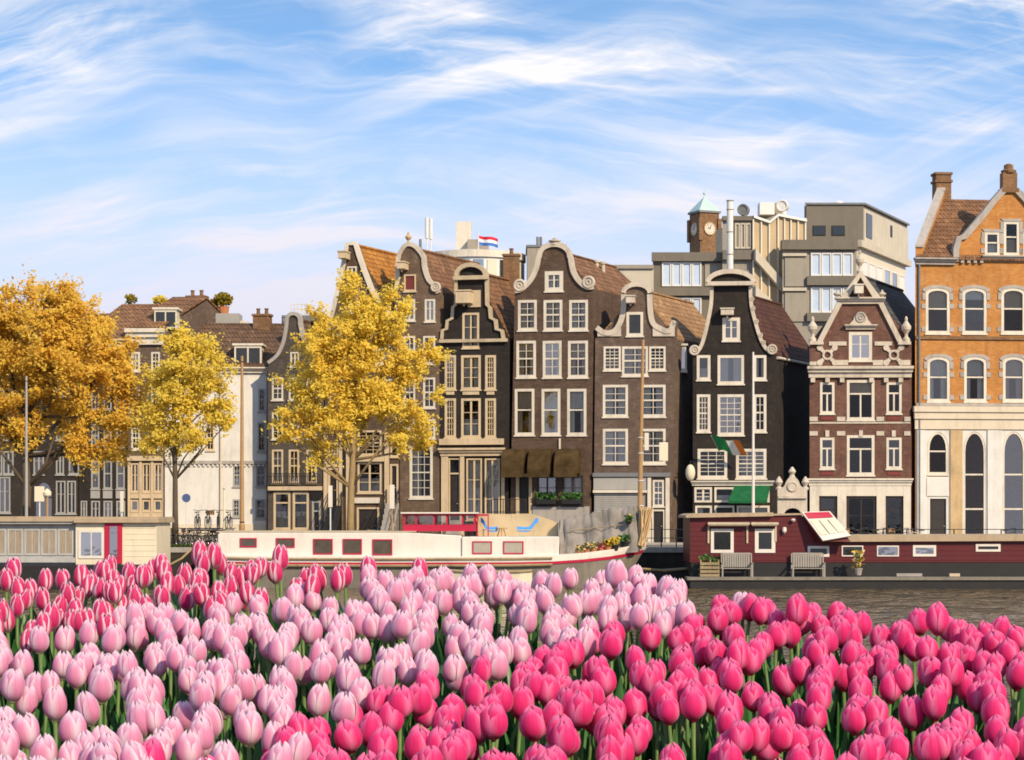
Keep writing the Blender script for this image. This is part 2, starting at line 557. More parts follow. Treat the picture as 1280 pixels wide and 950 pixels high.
class House:
    def __init__(s, name, label, cat, pl, outline, wall, depth=10.0, group='canal houses along the far quay'):
        s.pl, s.out, s.wall, s.depth = pl, [pl.uz(*p) for p in outline], wall, depth
        us = [p[0] for p in s.out]
        s.u0, s.u1 = s.out[0][0], s.out[-1][0]
        s.zb = STREET
        s.out[0] = (s.out[0][0], STREET - .05)
        s.out[-1] = (s.out[-1][0], STREET - .05)
        c = pl.pt((s.u0 + s.u1) / 2, STREET)
        s.root = thing(name, label, cat, c, group)
        s.holes = []
        s.rng = random.Random(name + label)

    # ---- openings
    def poly(s, x0, x1, y0, y1, arch=0):
        u0, u1, z0, z1 = s.pl.rect(x0, x1, y0, y1)
        z0 = max(z0, STREET + .06)
        if not arch:
            return [(u0, z0), (u1, z0), (u1, z1), (u0, z1)]
        zs = z1 - arch
        cu, hw = (u0 + u1) / 2, (u1 - u0) / 2
        n = 10
        return [(u0, z0), (u1, z0)] + [(cu + hw * math.cos(math.pi * k / n), zs + arch * math.sin(math.pi * k / n)) for k in range(n + 1)]

    def win(s, x0, x1, y0, y1, style='s', fm='white_paint', fw=.13, arch=0, curt=None, sill=True, pane='glass', name='window', surround=None, label=None):
        pl = s.pl
        P = s.poly(x0, x1, y0, y1, arch)
        s.holes.append(P)
        us, zs = [p[0] for p in P], [p[1] for p in P]
        u0, u1, z0, z1 = min(us), max(us), min(zs), max(zs)
        cu, cz, w, h = (u0 + u1) / 2, (z0 + z1) / 2, u1 - u0, z1 - z0
        ku, kz = (w - 2 * fw) / w, (h - 2 * fw) / h
        I = [(cu + (a - cu) * ku, cz + (b - cz) * kz) for a, b in P]
        m = MB()
        n = len(P)
        for i in range(n):
            j = (i + 1) % n
            m.prism([pl.pt(*P[i], -.11), pl.pt(*P[j], -.11), pl.pt(*I[j], -.11), pl.pt(*I[i], -.11)], pl.n * (.135))
        iu0, iu1, iz0, iz1 = u0 + fw, u1 - fw, z0 + fw, z1 - fw
        iw, ih = iu1 - iu0, iz1 - iz0

        def vbar(f, b=.03, lo=0., hi=1.):
            x = iu0 + iw * f
            m.box(pl, x - b, x + b, iz0 + ih * lo - .02, iz0 + ih * hi + .02, -.085, -.02)

        def hbar(f, b=.03, lo=0., hi=1.):
            z = iz0 + ih * f
            m.box(pl, iu0 + iw * lo - .02, iu0 + iw * hi + .02, z - b, z + b, -.09, -.025)
        if style == 's':                      # sash, meeting rail and a centre bar
            hbar(.52, .05)
            vbar(.5, .022)
            hbar(.26, .016)
            hbar(.76, .016)
        elif style == 'g':                    # many small panes
            hbar(.5, .04)
            for f in (.33, .67):
                vbar(f, .018)
            for f in (.17, .33, .67, .83):
                hbar(f, .018)
        elif style == 'T':                    # fixed light above a pair
            hbar(.68, .05)
            vbar(.5, .05, 0, .68)
        elif style == 'h':
            hbar(.55, .045)
        elif style == 'v':
            vbar(.5, .05)
            hbar(.6, .02)
        elif style == 'c':                    # casement pair with cross bars
            vbar(.5, .06)
            for f in (.33, .66):
                hbar(f, .02)
        elif style == 'a':
            hbar(.30, .05)
            hbar(.62, .05)
        elif style == 'shop':
            hbar(.74, .05)
        elif style == 'shop2':
            hbar(.74, .05)
            vbar(.5, .05)
        o = m.build(name, fm, s.root)
        if label:
            o['label'] = label
        g = MB()
        g.poly([pl.pt(a, b, -.055) for a, b in I])
        g.build('pane', pane, o, fix=False)
        if sill:
            k = MB()
            k.box(pl, u0 - .06, u1 + .06, z0 - .09, z0 - .004, -.02, .09)
            k.build('sill', fm, o)
        if surround:
            k = MB()
            zb_ = z1 - .55
            for sx in (-1, 1):
                e = cu + sx * w / 2
                for zc in (z0 + .12, z0 + .55 * h):
                    k.box(pl, min(e, e + sx * .26), max(e, e + sx * .26), zc, zc + .3, .002, .05)
                k.box(pl, min(e, e + sx * .22), max(e, e + sx * .22), z1 - .75, z1 - arch - .002, .002, .06)
            q = [(cu + (a - cu) * (1 + .44 / w), cz + (b - cz) * (1 + .36 / h)) for a, b in P]
            for i in range(n):
                j = (i + 1) % n
                if min(P[i][1], P[j][1]) < zb_ or i == 0:
                    continue
                k.prism([pl.pt(*P[i], .002), pl.pt(*P[j], .002), pl.pt(*q[j], .002), pl.pt(*q[i], .002)], pl.n * .06)
            k.build('surround', surround, o)
        if curt is None:
            curt = s.rng.choice(['drape', 'drape', 'drape2', 'blind', 'net', 'none', 'half'])
        if curt != 'none':
            cm = 'curtain_white' if s.rng.random() < .7 else 'curtain_cream'
            c = MB()

            def sheet(f0, f1, g0, g1, off=-.26):
                nn = max(4, int((f1 - f0) * w / .05))
                rows = []
                ph = s.rng.random() * 6
                for zz in (z0 + h * g0, z0 + h * g1):
                    rows.append([pl.pt(u0 + w * (f0 + (f1 - f0) * k / nn), zz, off + .022 * math.sin(k * 1.9 + ph)) for k in range(nn + 1)])
                c.grid(rows)
            if curt == 'drape':
                sheet(.04, .40, .02, .98)
                sheet(.60, .96, .02, .98)
            elif curt == 'drape2':
                sheet(.04, .46, .02, .98)
            elif curt == 'blind':
                sheet(.03, .97, .52 + .25 * s.rng.random(), .99)
            elif curt == 'net':
                sheet(.03, .97, .02, .98)
            elif curt == 'half':
                sheet(.03, .97, .02, .48)
            elif curt == 'valance':
                sheet(.03, .97, .58, .99)
                sheet(.03, .34, .02, .6, -.29)
                sheet(.66, .97, .02, .6, -.29)
            c.build('curtain', cm, o, smooth=True, fix=False)
        return o

    def door(s, x0, x1, y0, y1, fm='white_paint', dm='dark_door', fw=.12, panels=2, step=True, transom=0.0, label=None):
        pl = s.pl
        P = s.poly(x0, x1, y0, y1)
        s.holes.append(P)
        u0, u1, z0, z1 = P[0][0], P[1][0], P[0][1], P[2][1]
        m = MB()
        m.box(pl, u0, u0 + fw, z0, z1, -.16, .03)
        m.box(pl, u1 - fw, u1, z0, z1, -.16, .03)
        m.box(pl, u0 + fw, u1 - fw, z1 - fw, z1, -.16, .03)
        zt = z1 - fw
        if transom:
            zt = z1 - fw - transom
            m.box(pl, u0 + fw, u1 - fw, zt - .1, zt, -.16, .02)
        fr = m.build('door_frame', fm, s.root)
        if transom:
            g = MB()
            g.poly([pl.pt(u0 + fw, zt, -.08), pl.pt(u1 - fw, zt, -.08), pl.pt(u1 - fw, z1 - fw, -.08), pl.pt(u0 + fw, z1 - fw, -.08)])
            g.build('pane', 'glass', fr, fix=False)
            zt -= .1
        d = MB()
        a0, a1 = u0 + fw, u1 - fw
        d.box(pl, a0, a1, z0, zt, -.15, -.10)
        hh = (zt - z0) / panels
        for k in range(panels):
            d.box(pl, a0 + .1, a1 - .1, z0 + hh * k + .12, z0 + hh * (k + 1) - .08, -.099, -.075)
        dd = d.build('door', dm, s.root)
        if label:
            dd['label'] = label
        k = MB()
        kp = pl.pt(a1 - .12, z0 + 1.05, -.03)
        k.lathe(kp, [(.01, -.03), (.035, -.02), (.035, .02), (.01, .03)], 8)
        k.build('handle', 'cream_paint', dd)
        if step:
            k = MB()
            k.box(pl, u0 - .1, u1 + .1, STREET, z0 - .01, .035, .4)
            k.build('doorstep', 'grey_stone', s.root)
        return dd

    # ---- trim
    def band(s, name, x0, x1, y0, y1, m, o0=.003, o1=.12):
        k = MB()
        k.pbox(s.pl, x0, x1, y0, y1, o0, o1)
        return k.build(name, m, s.root)

    def cornice(s, x0, x1, y0, y1, m, deep=.35, name='cornice'):
        k = MB()
        u0, u1, z0, z1 = s.pl.rect(x0, x1, y0, y1)
        h = z1 - z0
        k.box(s.pl, u0, u1, z0, z0 + h * .45, .003, deep * .4)
        k.box(s.pl, u0 - .05, u1 + .05, z0 + h * .45 + .002, z0 + h * .75, .003, deep * .7)
        k.box(s.pl, u0 - .1, u1 + .1, z0 + h * .75 + .002, z1, .003, deep)
        return k.build(name, m, s.root)

    def trim(s, path, w, m, proud=.12, back=-.30, outw=.07, name='gable_trim'):
        pl = s.pl
        P = [s.pl.uz(*p) for p in path]
        k = MB()
        n = len(P)
        ins, ous = [], []
        for i in range(n):
            a, b = P[max(0, i - 1)], P[min(n - 1, i + 1)]
            d = Vector((b[0] - a[0], b[1] - a[1])).normalized()
            nr = Vector((d.y, -d.x))
            ins.append((P[i][0] + nr.x * w, P[i][1] + nr.y * w))
            ous.append((P[i][0] - nr.x * outw, P[i][1] - nr.y * outw))
        rows = []
        for lst, o in ((ins, .003), (ins, proud), (ous, proud), (ous, back)):
            rows.append([pl.pt(*q, o) for q in lst])
        k.grid(rows)
        k.poly([r[0] for r in rows])
        k.poly([r[-1] for r in rows])
        return k.build(name, m, s.root)

    def scroll(s, px, py, r, m):
        c = s.pl.at(px, py, .0)
        k = MB()
        k.disc(c, r, s.pl.n, .14)
        k.ring(c + s.pl.n * .15, r * .78, r * .2, s.pl.n, 18, 6)
        k.ring(c + s.pl.n * .15, r * .32, r * .16, s.pl.n, 12, 6)
        return k.build('scroll', m, s.root)

    def finial(s, px, py_base, h, m, r=.22, off=-.1):
        c = s.pl.at(px, py_base, off)
        k = MB()
        k.lathe(c, [(r * .8, 0), (r * .8, h * .1), (r * .35, h * .2), (r * .35, h * .3), (r, h * .48), (r * 1.05, h * .6), (r * .6, h * .72), (r * .3, h * .8), (r * .35, h * .9), (r * .1, h)], 12)
        return k.build('finial', m, s.root, smooth=False)

    def hoist(s, px, py, w=.5, h=.42, out=1.0, m='cream_paint'):
        u, z = s.pl.uz(px, py)
        k = MB()
        k.box(s.pl, u - w / 2, u + w / 2, z - h / 2, z + h / 2, -.05, out)
        k.box(s.pl, u - w / 2 - .05, u + w / 2 + .05, z + h / 2 + .002, z + h / 2 + .08, -.04, out + .06)
        k.box(s.pl, u - .05, u + .05, z - h / 2 - .18, z - h / 2 - .002, out * .6, out * .75)
        return k.build('hoist_beam', m, s.root)

    def chimney(s, x0, x1, y0, y1, back, m='brick_chimney', pots=1):
        """Measured from the picture, but standing `back` metres behind the facade."""
        Y = s.pl.at((x0 + x1) / 2, 600).y + back
        a, b = at(x0, y1, Y), at(x1, y0, Y)
        k = MB()
        d = max(.7, (b.x - a.x) * .7)
        pl = Plane((a.x, Y), 8)
        w = b.x - a.x
        k.box(pl, 0, w, a.z, b.z, -d, 0)
        k.box(pl, -.07, w + .07, b.z + .002, b.z + .14, -d - .07, .07)
        o = k.build('chimney', m, s.root)
        for i in range(pots):
            p = MB()
            p.lathe(pl.pt(w * (i + .5) / pots, b.z + .14, -d / 2), [(.14, 0), (.11, .3), (.15, .32), (.15, .4), (.1, .4)], 10)
            p.build('chimney_pot', 'brick_chimney', o)
        return o

    # ---- shell
    def finish(s, roof='tile_brown', ridge=None, front=None, body=True, roof_depth=None, flat=None):
        pl, out = s.pl, s.out
        dv = pl.dv
        D = s.depth
        m = MB()
        lists = [[Vector((a, b, 0)) for a, b in out]] + [[Vector((a, b, 0)) for a, b in h] for h in s.holes]
        flatp = [p for l in lists for p in l]
        i0 = len(m.v)
        m.v += [pl.pt(p.x, p.y) for p in flatp]
        for tri in tessellate_polygon(lists):
            m.f.append(tuple(i0 + k for k in tri))
        for h in s.holes:
            n = len(h)
            for i in range(n):
                a, b = pl.pt(*h[i]), pl.pt(*h[(i + 1) % n])
                m.poly([a, b, b - pl.n * .32, a - pl.n * .32])
        n = len(out)
        for i in range(n - 1):
            a, b = pl.pt(*out[i]), pl.pt(*out[i + 1])
            if i == 0 or i == n - 2:
                continue
            m.poly([a, b, b + dv * .34, a + dv * .34])
        lo_l, hi_l = out[0], out[1]
        hi_r, lo_r = out[-2], out[-1]
        bl, tl, tr, br = [pl.pt(*p) for p in (lo_l, hi_l, hi_r, lo_r)]
        m.poly([bl, tl, tl + dv * D, bl + dv * D])
        m.poly([br, tr, tr + dv * D, br + dv * D])
        if ridge:
            rg = pl.at(*ridge)
            m.poly([bl + dv * D, br + dv * D, tr + dv * D, rg + dv * D, tl + dv * D])
            # inner face of the gable, so that the wall has a back
            m.poly([tl + dv * .34, rg + dv * .34, tr + dv * .34])
        else:
            m.poly([bl + dv * D, br + dv * D, tr + dv * D, tl + dv * D])
        wl = m.build('wall', s.wall, s.root, fix=False)
        k = MB()
        if ridge:
            e = .36
            up = Vector((0, 0, .12))
            for q in (tl, tr):
                k.prism([q + dv * e, rg + dv * e, rg + dv * (D + .2), q + dv * (D + .2)], up)
            k.tube([rg + dv * e + up * 1.2, rg + dv * (D + .2) + up * 1.2], .11, 6)
            k.build('roof', roof, s.root)
        elif front:
            ry, run, xl, xr = front
            ez = max(tl.z, tr.z)
            a = pl.pt(out[1][0], ez + .02, .25)
            b = pl.pt(out[-2][0], ez + .02, .25)
            Yr = pl.at((xl + xr) / 2, 600).y + run
            zr = H + (HZ - ry) / F * Yr
            lift = Vector((0, 0, zr - ez))
            sh = dv * (run / dv.y)
            k.prism([a, b, b + sh + lift, a + sh + lift], (0, 0, .12))
            k.prism([a + sh * 2, b + sh * 2, b + sh + lift, a + sh + lift], (0, 0, .12))
            k.build('roof', roof, s.root)
            g = MB()
            for q in (out[1][0] + .03, out[-2][0] - .03):
                p0 = pl.pt(q, ez - .02, 0)
                g.prism([p0, p0 + sh * 2, p0 + sh + lift * .985], pl.t * .02)
            g.build('gable_end', s.wall, s.root)
        else:
            k.prism([tl + dv * .36 - Vector((0, 0, .15)), tr + dv * .36 - Vector((0, 0, .15)), tr + dv * D - Vector((0, 0, .15)), tl + dv * D - Vector((0, 0, .15))], (0, 0, .1))
            k.build('roof', 'roof_felt', s.root)
        return s.root

    def dormer(s, x0, x1, y0, y1, back, style='c', m='white_paint', deep=2.2):
        Y = s.pl.at((x0 + x1) / 2, 600).y + back
        a, b = at(x0, y1, Y), at(x1, y0, Y)
        pl = Plane((a.x, Y), 0)
        w, z0, z1 = b.x - a.x, a.z, b.z
        k = MB()
        k.box(pl, 0, w, z0, z1, -deep, 0)
        k.box(pl, -.12, w + .12, z1 + .002, z1 + .14, -deep, .15)
        for f in (0.0, .47, .94):
            k.box(pl, w * f + .001, w * f + w * .06 - .001, z0, z1 - .12, .002, .06)
        k.box(pl, .001, w - .001, z0, z0 + .12, .003, .08)
        k.box(pl, .001, w - .001, z1 - .16, z1 - .001, .003, .07)
        o = k.build('dormer', m, s.root)
        for f in (.06, .53):
            g = MB()
            g.box(pl, w * f + .002, w * (f + .41) - .002, z0 + .12, z1 - .16, .004, .02)
            g.build('pane', 'dark_glass', o)
        return o


STREET = 2.0
GROUP = 'canal houses along the far quay'


def chain(px0, Y, segs, gap=.02):
    """Neighbouring facades: each starts where the one before ends. segs: (name, left px, right px, turn in degrees)."""
    out = {}
    for nm, a, b, ang in segs:
        x = (a - CX) / F * Y
        pl = Plane((x, Y), ang)
        out[nm] = pl
        q = pl.at(b, 600)
        Y = q.y
    return out


PL = chain(334, 141.0, [('E', 334, 404, 12), ('F', 404, 499, 12), ('G', 499, 549, 12), ('H', 549, 636, 12), ('I', 636, 741, 12), ('J', 741, 866, 7), ('K', 866, 1010, 5), ('L', 1010, 1141, 2), ('M', 1141, 1400, -6)])
cloth('awning_brown', (.075, .05, .024), .15, .35, 1.5)
cloth('awning_green', (.025, .15, .06), .3, .15)
# ------------------------------------------------------------------ the row of canal houses
def step_stairs(h, x0, x1, top_y, n, m='grey_stone', name='stoop'):
    """Steps up to a raised door, with an iron rail: a part of the house."""
    pl = h.pl
    u0, u1 = pl.u(x0), pl.u(x1)
    zt = pl.uz((x0 + x1) / 2, top_y)[1]
    k = MB()
    for i in range(n):
        z = STREET + (zt - STREET) * (i + 1) / n
        k.box(pl, u0, u1, STREET, z, .05, .45 + .28 * (n - 1 - i))
    k.build(name, m, h.root)
    for u in (u0, u1):
        r = MB()
        a, b = pl.pt(u, zt + .9, .15), pl.pt(u, STREET + .95, .45 + .28 * n)
        r.tube([a, b], .03, 6)
        r.tube([a, pl.pt(u, zt, .15)], .03, 6)
        r.tube([b, pl.pt(u, STREET, .45 + .28 * n)], .03, 6)
        mid = a.lerp(b, .5)
        r.tube([mid, Vector((mid.x, mid.y, (zt + STREET) / 2))], .02, 6)
        r.tube([a - Vector((0, 0, .45)), b - Vector((0, 0, .45))], .018, 6)
        r.build('stair_railing', 'iron', h.root)


def railing(name, a, b, h, parent=None, posts=8, rails=(1.0, .55, .12), m='iron', r=.025):
    a, b = Vector(a), Vector(b)
    k = MB()
    for i in range(posts + 1):
        q = a.lerp(b, i / posts)
        k.tube([q, q + Vector((0, 0, h))], r, 6)
    for f in rails:
        k.tube([a + Vector((0, 0, h * f)), b + Vector((0, 0, h * f))], r * .8, 6)
    return k.build(name, m, parent)


# --- E: low grey bell gable
E = House('canal_house', 'small dark grey bell-gabled house, left of the single yellow tree, shop window below', 'house', PL['E'],
          [(335, 684), (335, 453)] + catmull([(335, 453), (346, 444), (353, 430), (357, 412), (358, 401)], 4)[1:] + [(358, 400)] + arc(367, 9, 400, 9, 8) + catmull([(376, 404), (378, 414), (383, 430), (393, 443), (404, 451)], 4) + [(404, 684)], 'brick_grey')
E.trim(catmull([(335, 453), (346, 444), (353, 430), (357, 412), (358, 401)], 4) + arc(367, 9, 400, 9, 8) + catmull([(376, 404), (378, 414), (383, 430), (393, 443), (404, 451)], 4), .16, 'grey_stone')
for x0, x1 in ((340, 354), (361, 374), (383, 396)):
    E.win(x0, x1, 472, 500, 's', 'white_paint', .11)
    E.win(x0, x1, 516, 549, 's', 'white_paint', .11)
    E.win(x0, x1, 562, 604, 's', 'cream_paint', .12)
E.win(363, 374, 440, 458, 'v', 'white_paint', .1)
E.band('ledge', 336, 403, 608, 613, 'cream_paint', .003, .22)
for x0, x1 in ((342, 363), (366, 386)):
    E.win(x0, x1, 615, 662, 'shop', 'cream_paint', .14, curt='half')
E.door(390, 401, 626, 684, 'grey_paint', transom=.5)
k = MB()
for i in range(26):
    u = E.pl.u(338) + (E.pl.u(400) - E.pl.u(338)) * i / 25
    k.tube([E.pl.pt(u, E.pl.uz(370, 605)[1], .18), E.pl.pt(u, E.pl.uz(370, 592)[1], .18)], .018, 5)
for yy in (592, 604):
    k.tube([E.pl.at(338, yy, .18), E.pl.at(400, yy, .18)], .025, 5)
k.build('balcony_railing', 'iron', E.root)
k = MB()
k.disc(E.pl.at(396, 618, .05), .4, E.pl.n, .07, 20)
k.build('sign_board', 'black_paint', E.root)
Yq = 146
rl = railing('roof_railing', at(364, 395, Yq), at(390, 395, Yq), .8, E.root, 6, (1.0, .6, .2), 'white_paint')
E.finish('tile_dark', ridge=(367, 402))
k = MB()
k.abox(at(352, 412, 147) - Vector((0, 0, 0)), at(404, 394, 147) + Vector((0, 3, 0)))
k.build('roof_box', 'lead', E.root)

# --- F: steep dark-red gable with bright orange roof
gF = [(407, 425), (414, 392), (424, 350), (430, 322), (433, 304)]
gR = [(445, 303), (450, 318), (456, 336), (466, 362), (480, 385), (498, 402)]
F_ = House('canal_house', 'tall house behind the single yellow tree, pointed gable with white edge and orange roof', 'house', PL['F'],
           [(405, 684)] + gF + gR + [(499, 684)], 'brick_brown')
F_.trim(gF + gR, .22, 'white_paint')
F_.win(434, 446, 333, 356, 'v', 'white_paint', .1)
F_.hoist(433, 321, .5, .4, 1.1)
for yy0, yy1 in ((372, 400), (418, 455), (474, 512)):
    for x0, x1 in ((412, 430), (438, 460), (470, 490)):
        if yy0 < 380 and x0 != 438:
            continue
        F_.win(x0, x1, yy0, yy1, 's', 'white_paint', .12)
F_.win(447, 477, 538, 569, 'g', 'cream_paint', .12)
F_.win(447, 477, 578, 616, 'c', 'cream_paint', .12, curt='half')
F_.win(410, 423, 553, 582, 'g', 'cream_paint', .1)
F_.win(488, 498, 549, 571, 'h', 'cream_paint', .1)
F_.door(410, 423, 585, 633, 'cream_paint', panels=3, step=False)
F_.door(487.5, 498, 580, 630, 'cream_paint', panels=2, step=False)
F_.door(446, 474, 634, 684, 'cream_paint', panels=2, step=False)
for x0, x1 in ((405, 409.5), (424, 428), (433, 437), (481, 486.5)):
    F_.band('pilaster', x0, x1, 540, 672, 'cream_paint', .003, .1)
F_.band('black_panel', 428.4, 432.6, 560, 620, 'black_paint', .003, .05)
F_.band('ledge', 442, 480.5, 570, 577, 'cream_paint', .003, .2)
F_.band('sign_board', 443, 475, 622, 629, 'white_paint', .003, .12)
step_stairs(F_, 412, 428, 632, 7, 'iron')
step_stairs(F_, 484, 499, 629, 7)
step_stairs(F_, 461, 478, 662, 3)
F_.finish('tile_orange', ridge=(440, 308))

# --- G: brown bell gable with a red hatch
gG = catmull([(494, 362), (496, 350), (496, 330)], 3) + catmull([(498, 318), (504, 308), (511, 304), (520, 307), (528, 316)], 4) + catmull([(531, 322), (532, 335), (537, 349), (545, 357), (549, 366)], 4)
G = House('canal_house', 'brown bell-gabled house with dark red hatch, between orange roof and black house', 'house', PL['G'],
          [(500, 684), (500, 470), (495, 440)] + gG + [(549.5, 684)], 'brick_taupe')
# keep the shaft edges upright
G.out[1] = (G.out[0][0] - .02, G.out[1][1])
G.trim(gG, .2, 'white_stone')
G.scroll(545, 359, .34, 'white_stone')
G.finial(510, 305, .8, 'ochre_stone', .2)
G.hoist(506, 334, .5, .4, 1.1)
G.win(505, 520, 343, 364, 'p', 'cream_paint', .1, pane='dark_red_paint', curt='none', label='dark red hatch in gable')
G.win(504, 519, 374, 401, 'v', 'white_paint', .12, curt='net')
G.win(531, 544, 374, 402, 'v', 'white_paint', .12, curt='net')
for yy0, yy1 in ((420, 455), (472, 510), (524, 548)):
    for x0, x1 in ((505, 519), (529, 544)):
        G.win(x0, x1, yy0, yy1, 's', 'white_paint', .12)
G.win(512, 541, 558, 623, 'g', 'white_paint', .17, curt='drape2')
G.finish('tile_brown', ridge=(512, 312))

# --- H: black house with cream neck gable
gH1 = [(552, 424), (553, 413), (558, 411), (559, 401), (565, 398), (566, 384), (569.5, 381), (570, 346)]
gH2 = [(609, 346), (609.5, 381), (613, 384), (614, 397), (620, 400), (621, 411), (628, 413), (630, 424)]
Hh = House('canal_house', 'narrow black house with cream neck gable, pilasters and round-topped pediment', 'house', PL['H'],
           [(549.5, 684), (549.5, 424)] + gH1 + arc(589.5, 19.5, 345, 15, 10) + gH2 + [(635, 424), (635, 684)], 'brick_black')
Hh.trim(gH1, .13, 'cream_stone', .16)
Hh.trim(gH2, .13, 'cream_stone', .16)
Hh.trim(arc(589.5, 19.5, 345, 15, 10), .2, 'cream_stone', .3)
Hh.band('cornice', 568, 611, 345, 350, 'cream_stone', .003, .35)
Hh.band('ledge', 549.6, 634.8, 424, 428, 'cream_stone', .003, .25)
Hh.hoist(583, 373, .95, .75, 1.0)
Hh.band('hoist_surround', 585, 601, 363, 384, 'cream_stone', .004, .1)
Hh.win(578, 599, 391, 435, 'v', 'cream_paint', .14, curt='drape')
for x0, x1, st in ((556, 570, 'g'), (576.5, 601, 'c'), (606.5, 620, 'g')):
    Hh.win(x0, x1, 444, 487, st, 'cream_paint', .15)
    Hh.win(x0, x1, 498, 547, st, 'cream_paint', .15)
    for y0 in (488.5,):
        Hh.band('window_panel', x0 + 2, x1 - 2, 489.5, 493.5, 'cream_paint', .003, .08)
Hh.band('ledge', 549.6, 630, 548.5, 556, 'cream_paint', .003, .22)
Hh.cornice(551, 630, 560, 570, 'cream_paint', .4)
for x0, x1 in ((552, 560.5), (575.5, 580.5), (627, 631)):
    Hh.band('pilaster', x0, x1, 570.5, 678, 'cream_paint', .003, .12)
Hh.door(561, 575, 573, 650, 'cream_paint', 'dark_door', .07, 3, transom=.85)
Hh.win(583, 602.5, 573, 650, 'c', 'cream_paint', .1, curt='net')
Hh.win(606, 625, 573, 650, 'c', 'cream_paint', .1, curt='net')
Hh.chimney(629, 648, 320, 368, 5.5, 'brick_chimney', 1)
Hh.finish('tile_brown', ridge=(590, 342))

# --- I: the tall brown one with three awnings
gI = catmull([(644, 362), (652, 360), (662, 350), (669, 336), (672, 322)], 4) + arc(693.5, 20.5, 320, 16, 12) + catmull([(715, 322), (718, 338), (725, 350), (734, 357), (742, 357)], 4)
I_ = House('canal_house', 'tallest brown brick canal house, bell gable with white scrolls, three dark awnings', 'house', PL['I'],
           [(637, 684), (643.5, 366)] + gI + [(742, 361), (737, 684)], 'brick_brown')
I_.trim(gI, .24, 'white_stone', .16)
I_.scroll(650, 357, .42, 'white_stone')
I_.scroll(736, 353, .42, 'white_stone')
I_.finial(693, 306, .45, 'white_stone', .4)
I_.finial(684, 309, .3, 'white_stone', .25)
I_.finial(703, 309, .3, 'white_stone', .25)
I_.win(681, 704, 339, 364, 'v', 'white_paint', .24, curt='drape')
for x in ((647.5, 671), (679.5, 703), (711.5, 735)):
    I_.win(x[0], x[1], 375, 413, 's', 'white_paint', .17, curt='drape')
for x in ((645.5, 670), (678.5, 702), (710, 735)):
    I_.win(x[0], x[1], 426, 472, 's', 'white_paint', .17, curt='valance')
for x in ((643.5, 668), (677, 700.5), (709, 733)):
    I_.win(x[0], x[1], 486, 544, 'h', 'white_paint', .17, curt='valance')
I_.door(645, 665, 592, 684, 'cream_paint', 'black_paint', .2, 2)
I_.win(671, 697, 594, 632, 'v', 'dark_door', .14, curt='half')
I_.win(702.5, 729, 594, 632, 'v', 'dark_door', .14, curt='drape')
I_.band('base_course', 666, 737, 633, 680, 'grey_stone', .003, .08)
for x in (700,):
    I_.band('downpipe', x - 1, x + 1, 548, 562, 'white_paint', .003, .12)
for x0, x1 in ((631.5, 659), (664, 691.5), (697, 726)):
    u0, u1, z0, z1 = I_.pl.rect(x0, x1, 561, 592)
    k = MB()
    n = 9
    rows = []
    for i in range(n + 1):
        a = math.pi / 2 * i / n
        rows.append([I_.pl.pt(u0, z0 + (z1 - z0) * math.cos(a), .05 + 1.25 * math.sin(a)), I_.pl.pt(u1, z0 + (z1 - z0) * math.cos(a), .05 + 1.25 * math.sin(a))])
    k.grid(rows)
    rows2 = [[q - Vector((0, 0, .02)) for q in r] for r in rows]
    for sidx in (0, 1):
        k.poly([r[sidx] for r in rows] + [I_.pl.pt((u0, u1)[sidx], z0, .05)])
    k.prism([I_.pl.pt(u0, z0, 1.3), I_.pl.pt(u1, z0, 1.3), I_.pl.pt(u1, z0 - .25, 1.3), I_.pl.pt(u0, z0 - .25, 1.3)], I_.pl.n * .02)
    k.build('awning', 'awning_brown', I_.root, fix=False)
I_.finish('tile_brown', ridge=(693.5, 316))
# two chimney pots and a vent on the right slope
for px, py in ((746, 333), (754, 335)):
    k = MB()
    k.lathe(at(px, py + 14, 142.5), [(.3, 0), (.26, .3), (.13, .4), (.12, .95), (.2, 1.0), (.2, 1.12), (.05, 1.2)], 10)
    k.build('roof_vent', 'white_stone', I_.root)

# --- J: neck gable with white scrolls, grey shopfront
gJ1 = [(746, 421)] + catmull([(747, 408), (756, 414), (766, 413), (773, 404), (777, 390), (778, 368)], 4)
gJ2 = catmull([(814, 368), (815, 390), (818, 403), (826, 409), (836, 412), (841, 402), (845, 404)], 4) + [(844, 419)]
J = House('canal_house', 'mid-brown house with grey-white neck gable and paired windows above grey shopfront', 'house', PL['J'],
          [(742, 684), (744, 424)] + gJ1 + arc(796, 18, 366, 12, 8) + gJ2 + [(844, 424), (837, 684)], 'brick_purple')
J.trim(gJ1[1:], .26, 'white_stone', .14)
J.trim(gJ2[:-1], .26, 'white_stone', .14)
J.trim(arc(796, 18, 366, 12, 8), .22, 'white_stone', .2)
for x0, x1 in ((747, 777), (815.5, 843.5)):
    pth = [(747, 411), (760, 416), (771, 411), (776, 400), (776.5, 420.5), (747, 420.5)] if x0 < 800 else [(816, 400), (819, 408), (828, 413), (838, 415), (843.5, 408), (843.5, 420.5), (816, 420.5)]
    k = MB()
    k.prism([J.pl.at(*q, .004) for q in pth], J.pl.n * .09)
    k.build('claw_piece', 'white_stone', J.root)
J.win(783, 804, 390, 420, 'p', 'white_paint', .17, curt='none', pane='dark_glass')
J.hoist(789, 376, .55, .4, .9, 'white_stone')
J.win(754.5, 776, 433, 463, 'g', 'white_paint', .13, curt='half')
J.win(777.5, 810, 433, 470, 's', 'white_paint', .15, curt='drape')
J.win(811.5, 832, 433, 463, 'g', 'white_paint', .13, curt='half')
for y0, y1 in ((481, 521), (536, 580)):
    J.win(753.5, 785, y0, y1, 's', 'white_paint', .16, curt='drape')
    J.win(801, 832, y0, y1, 's', 'white_paint', .16, curt='drape')
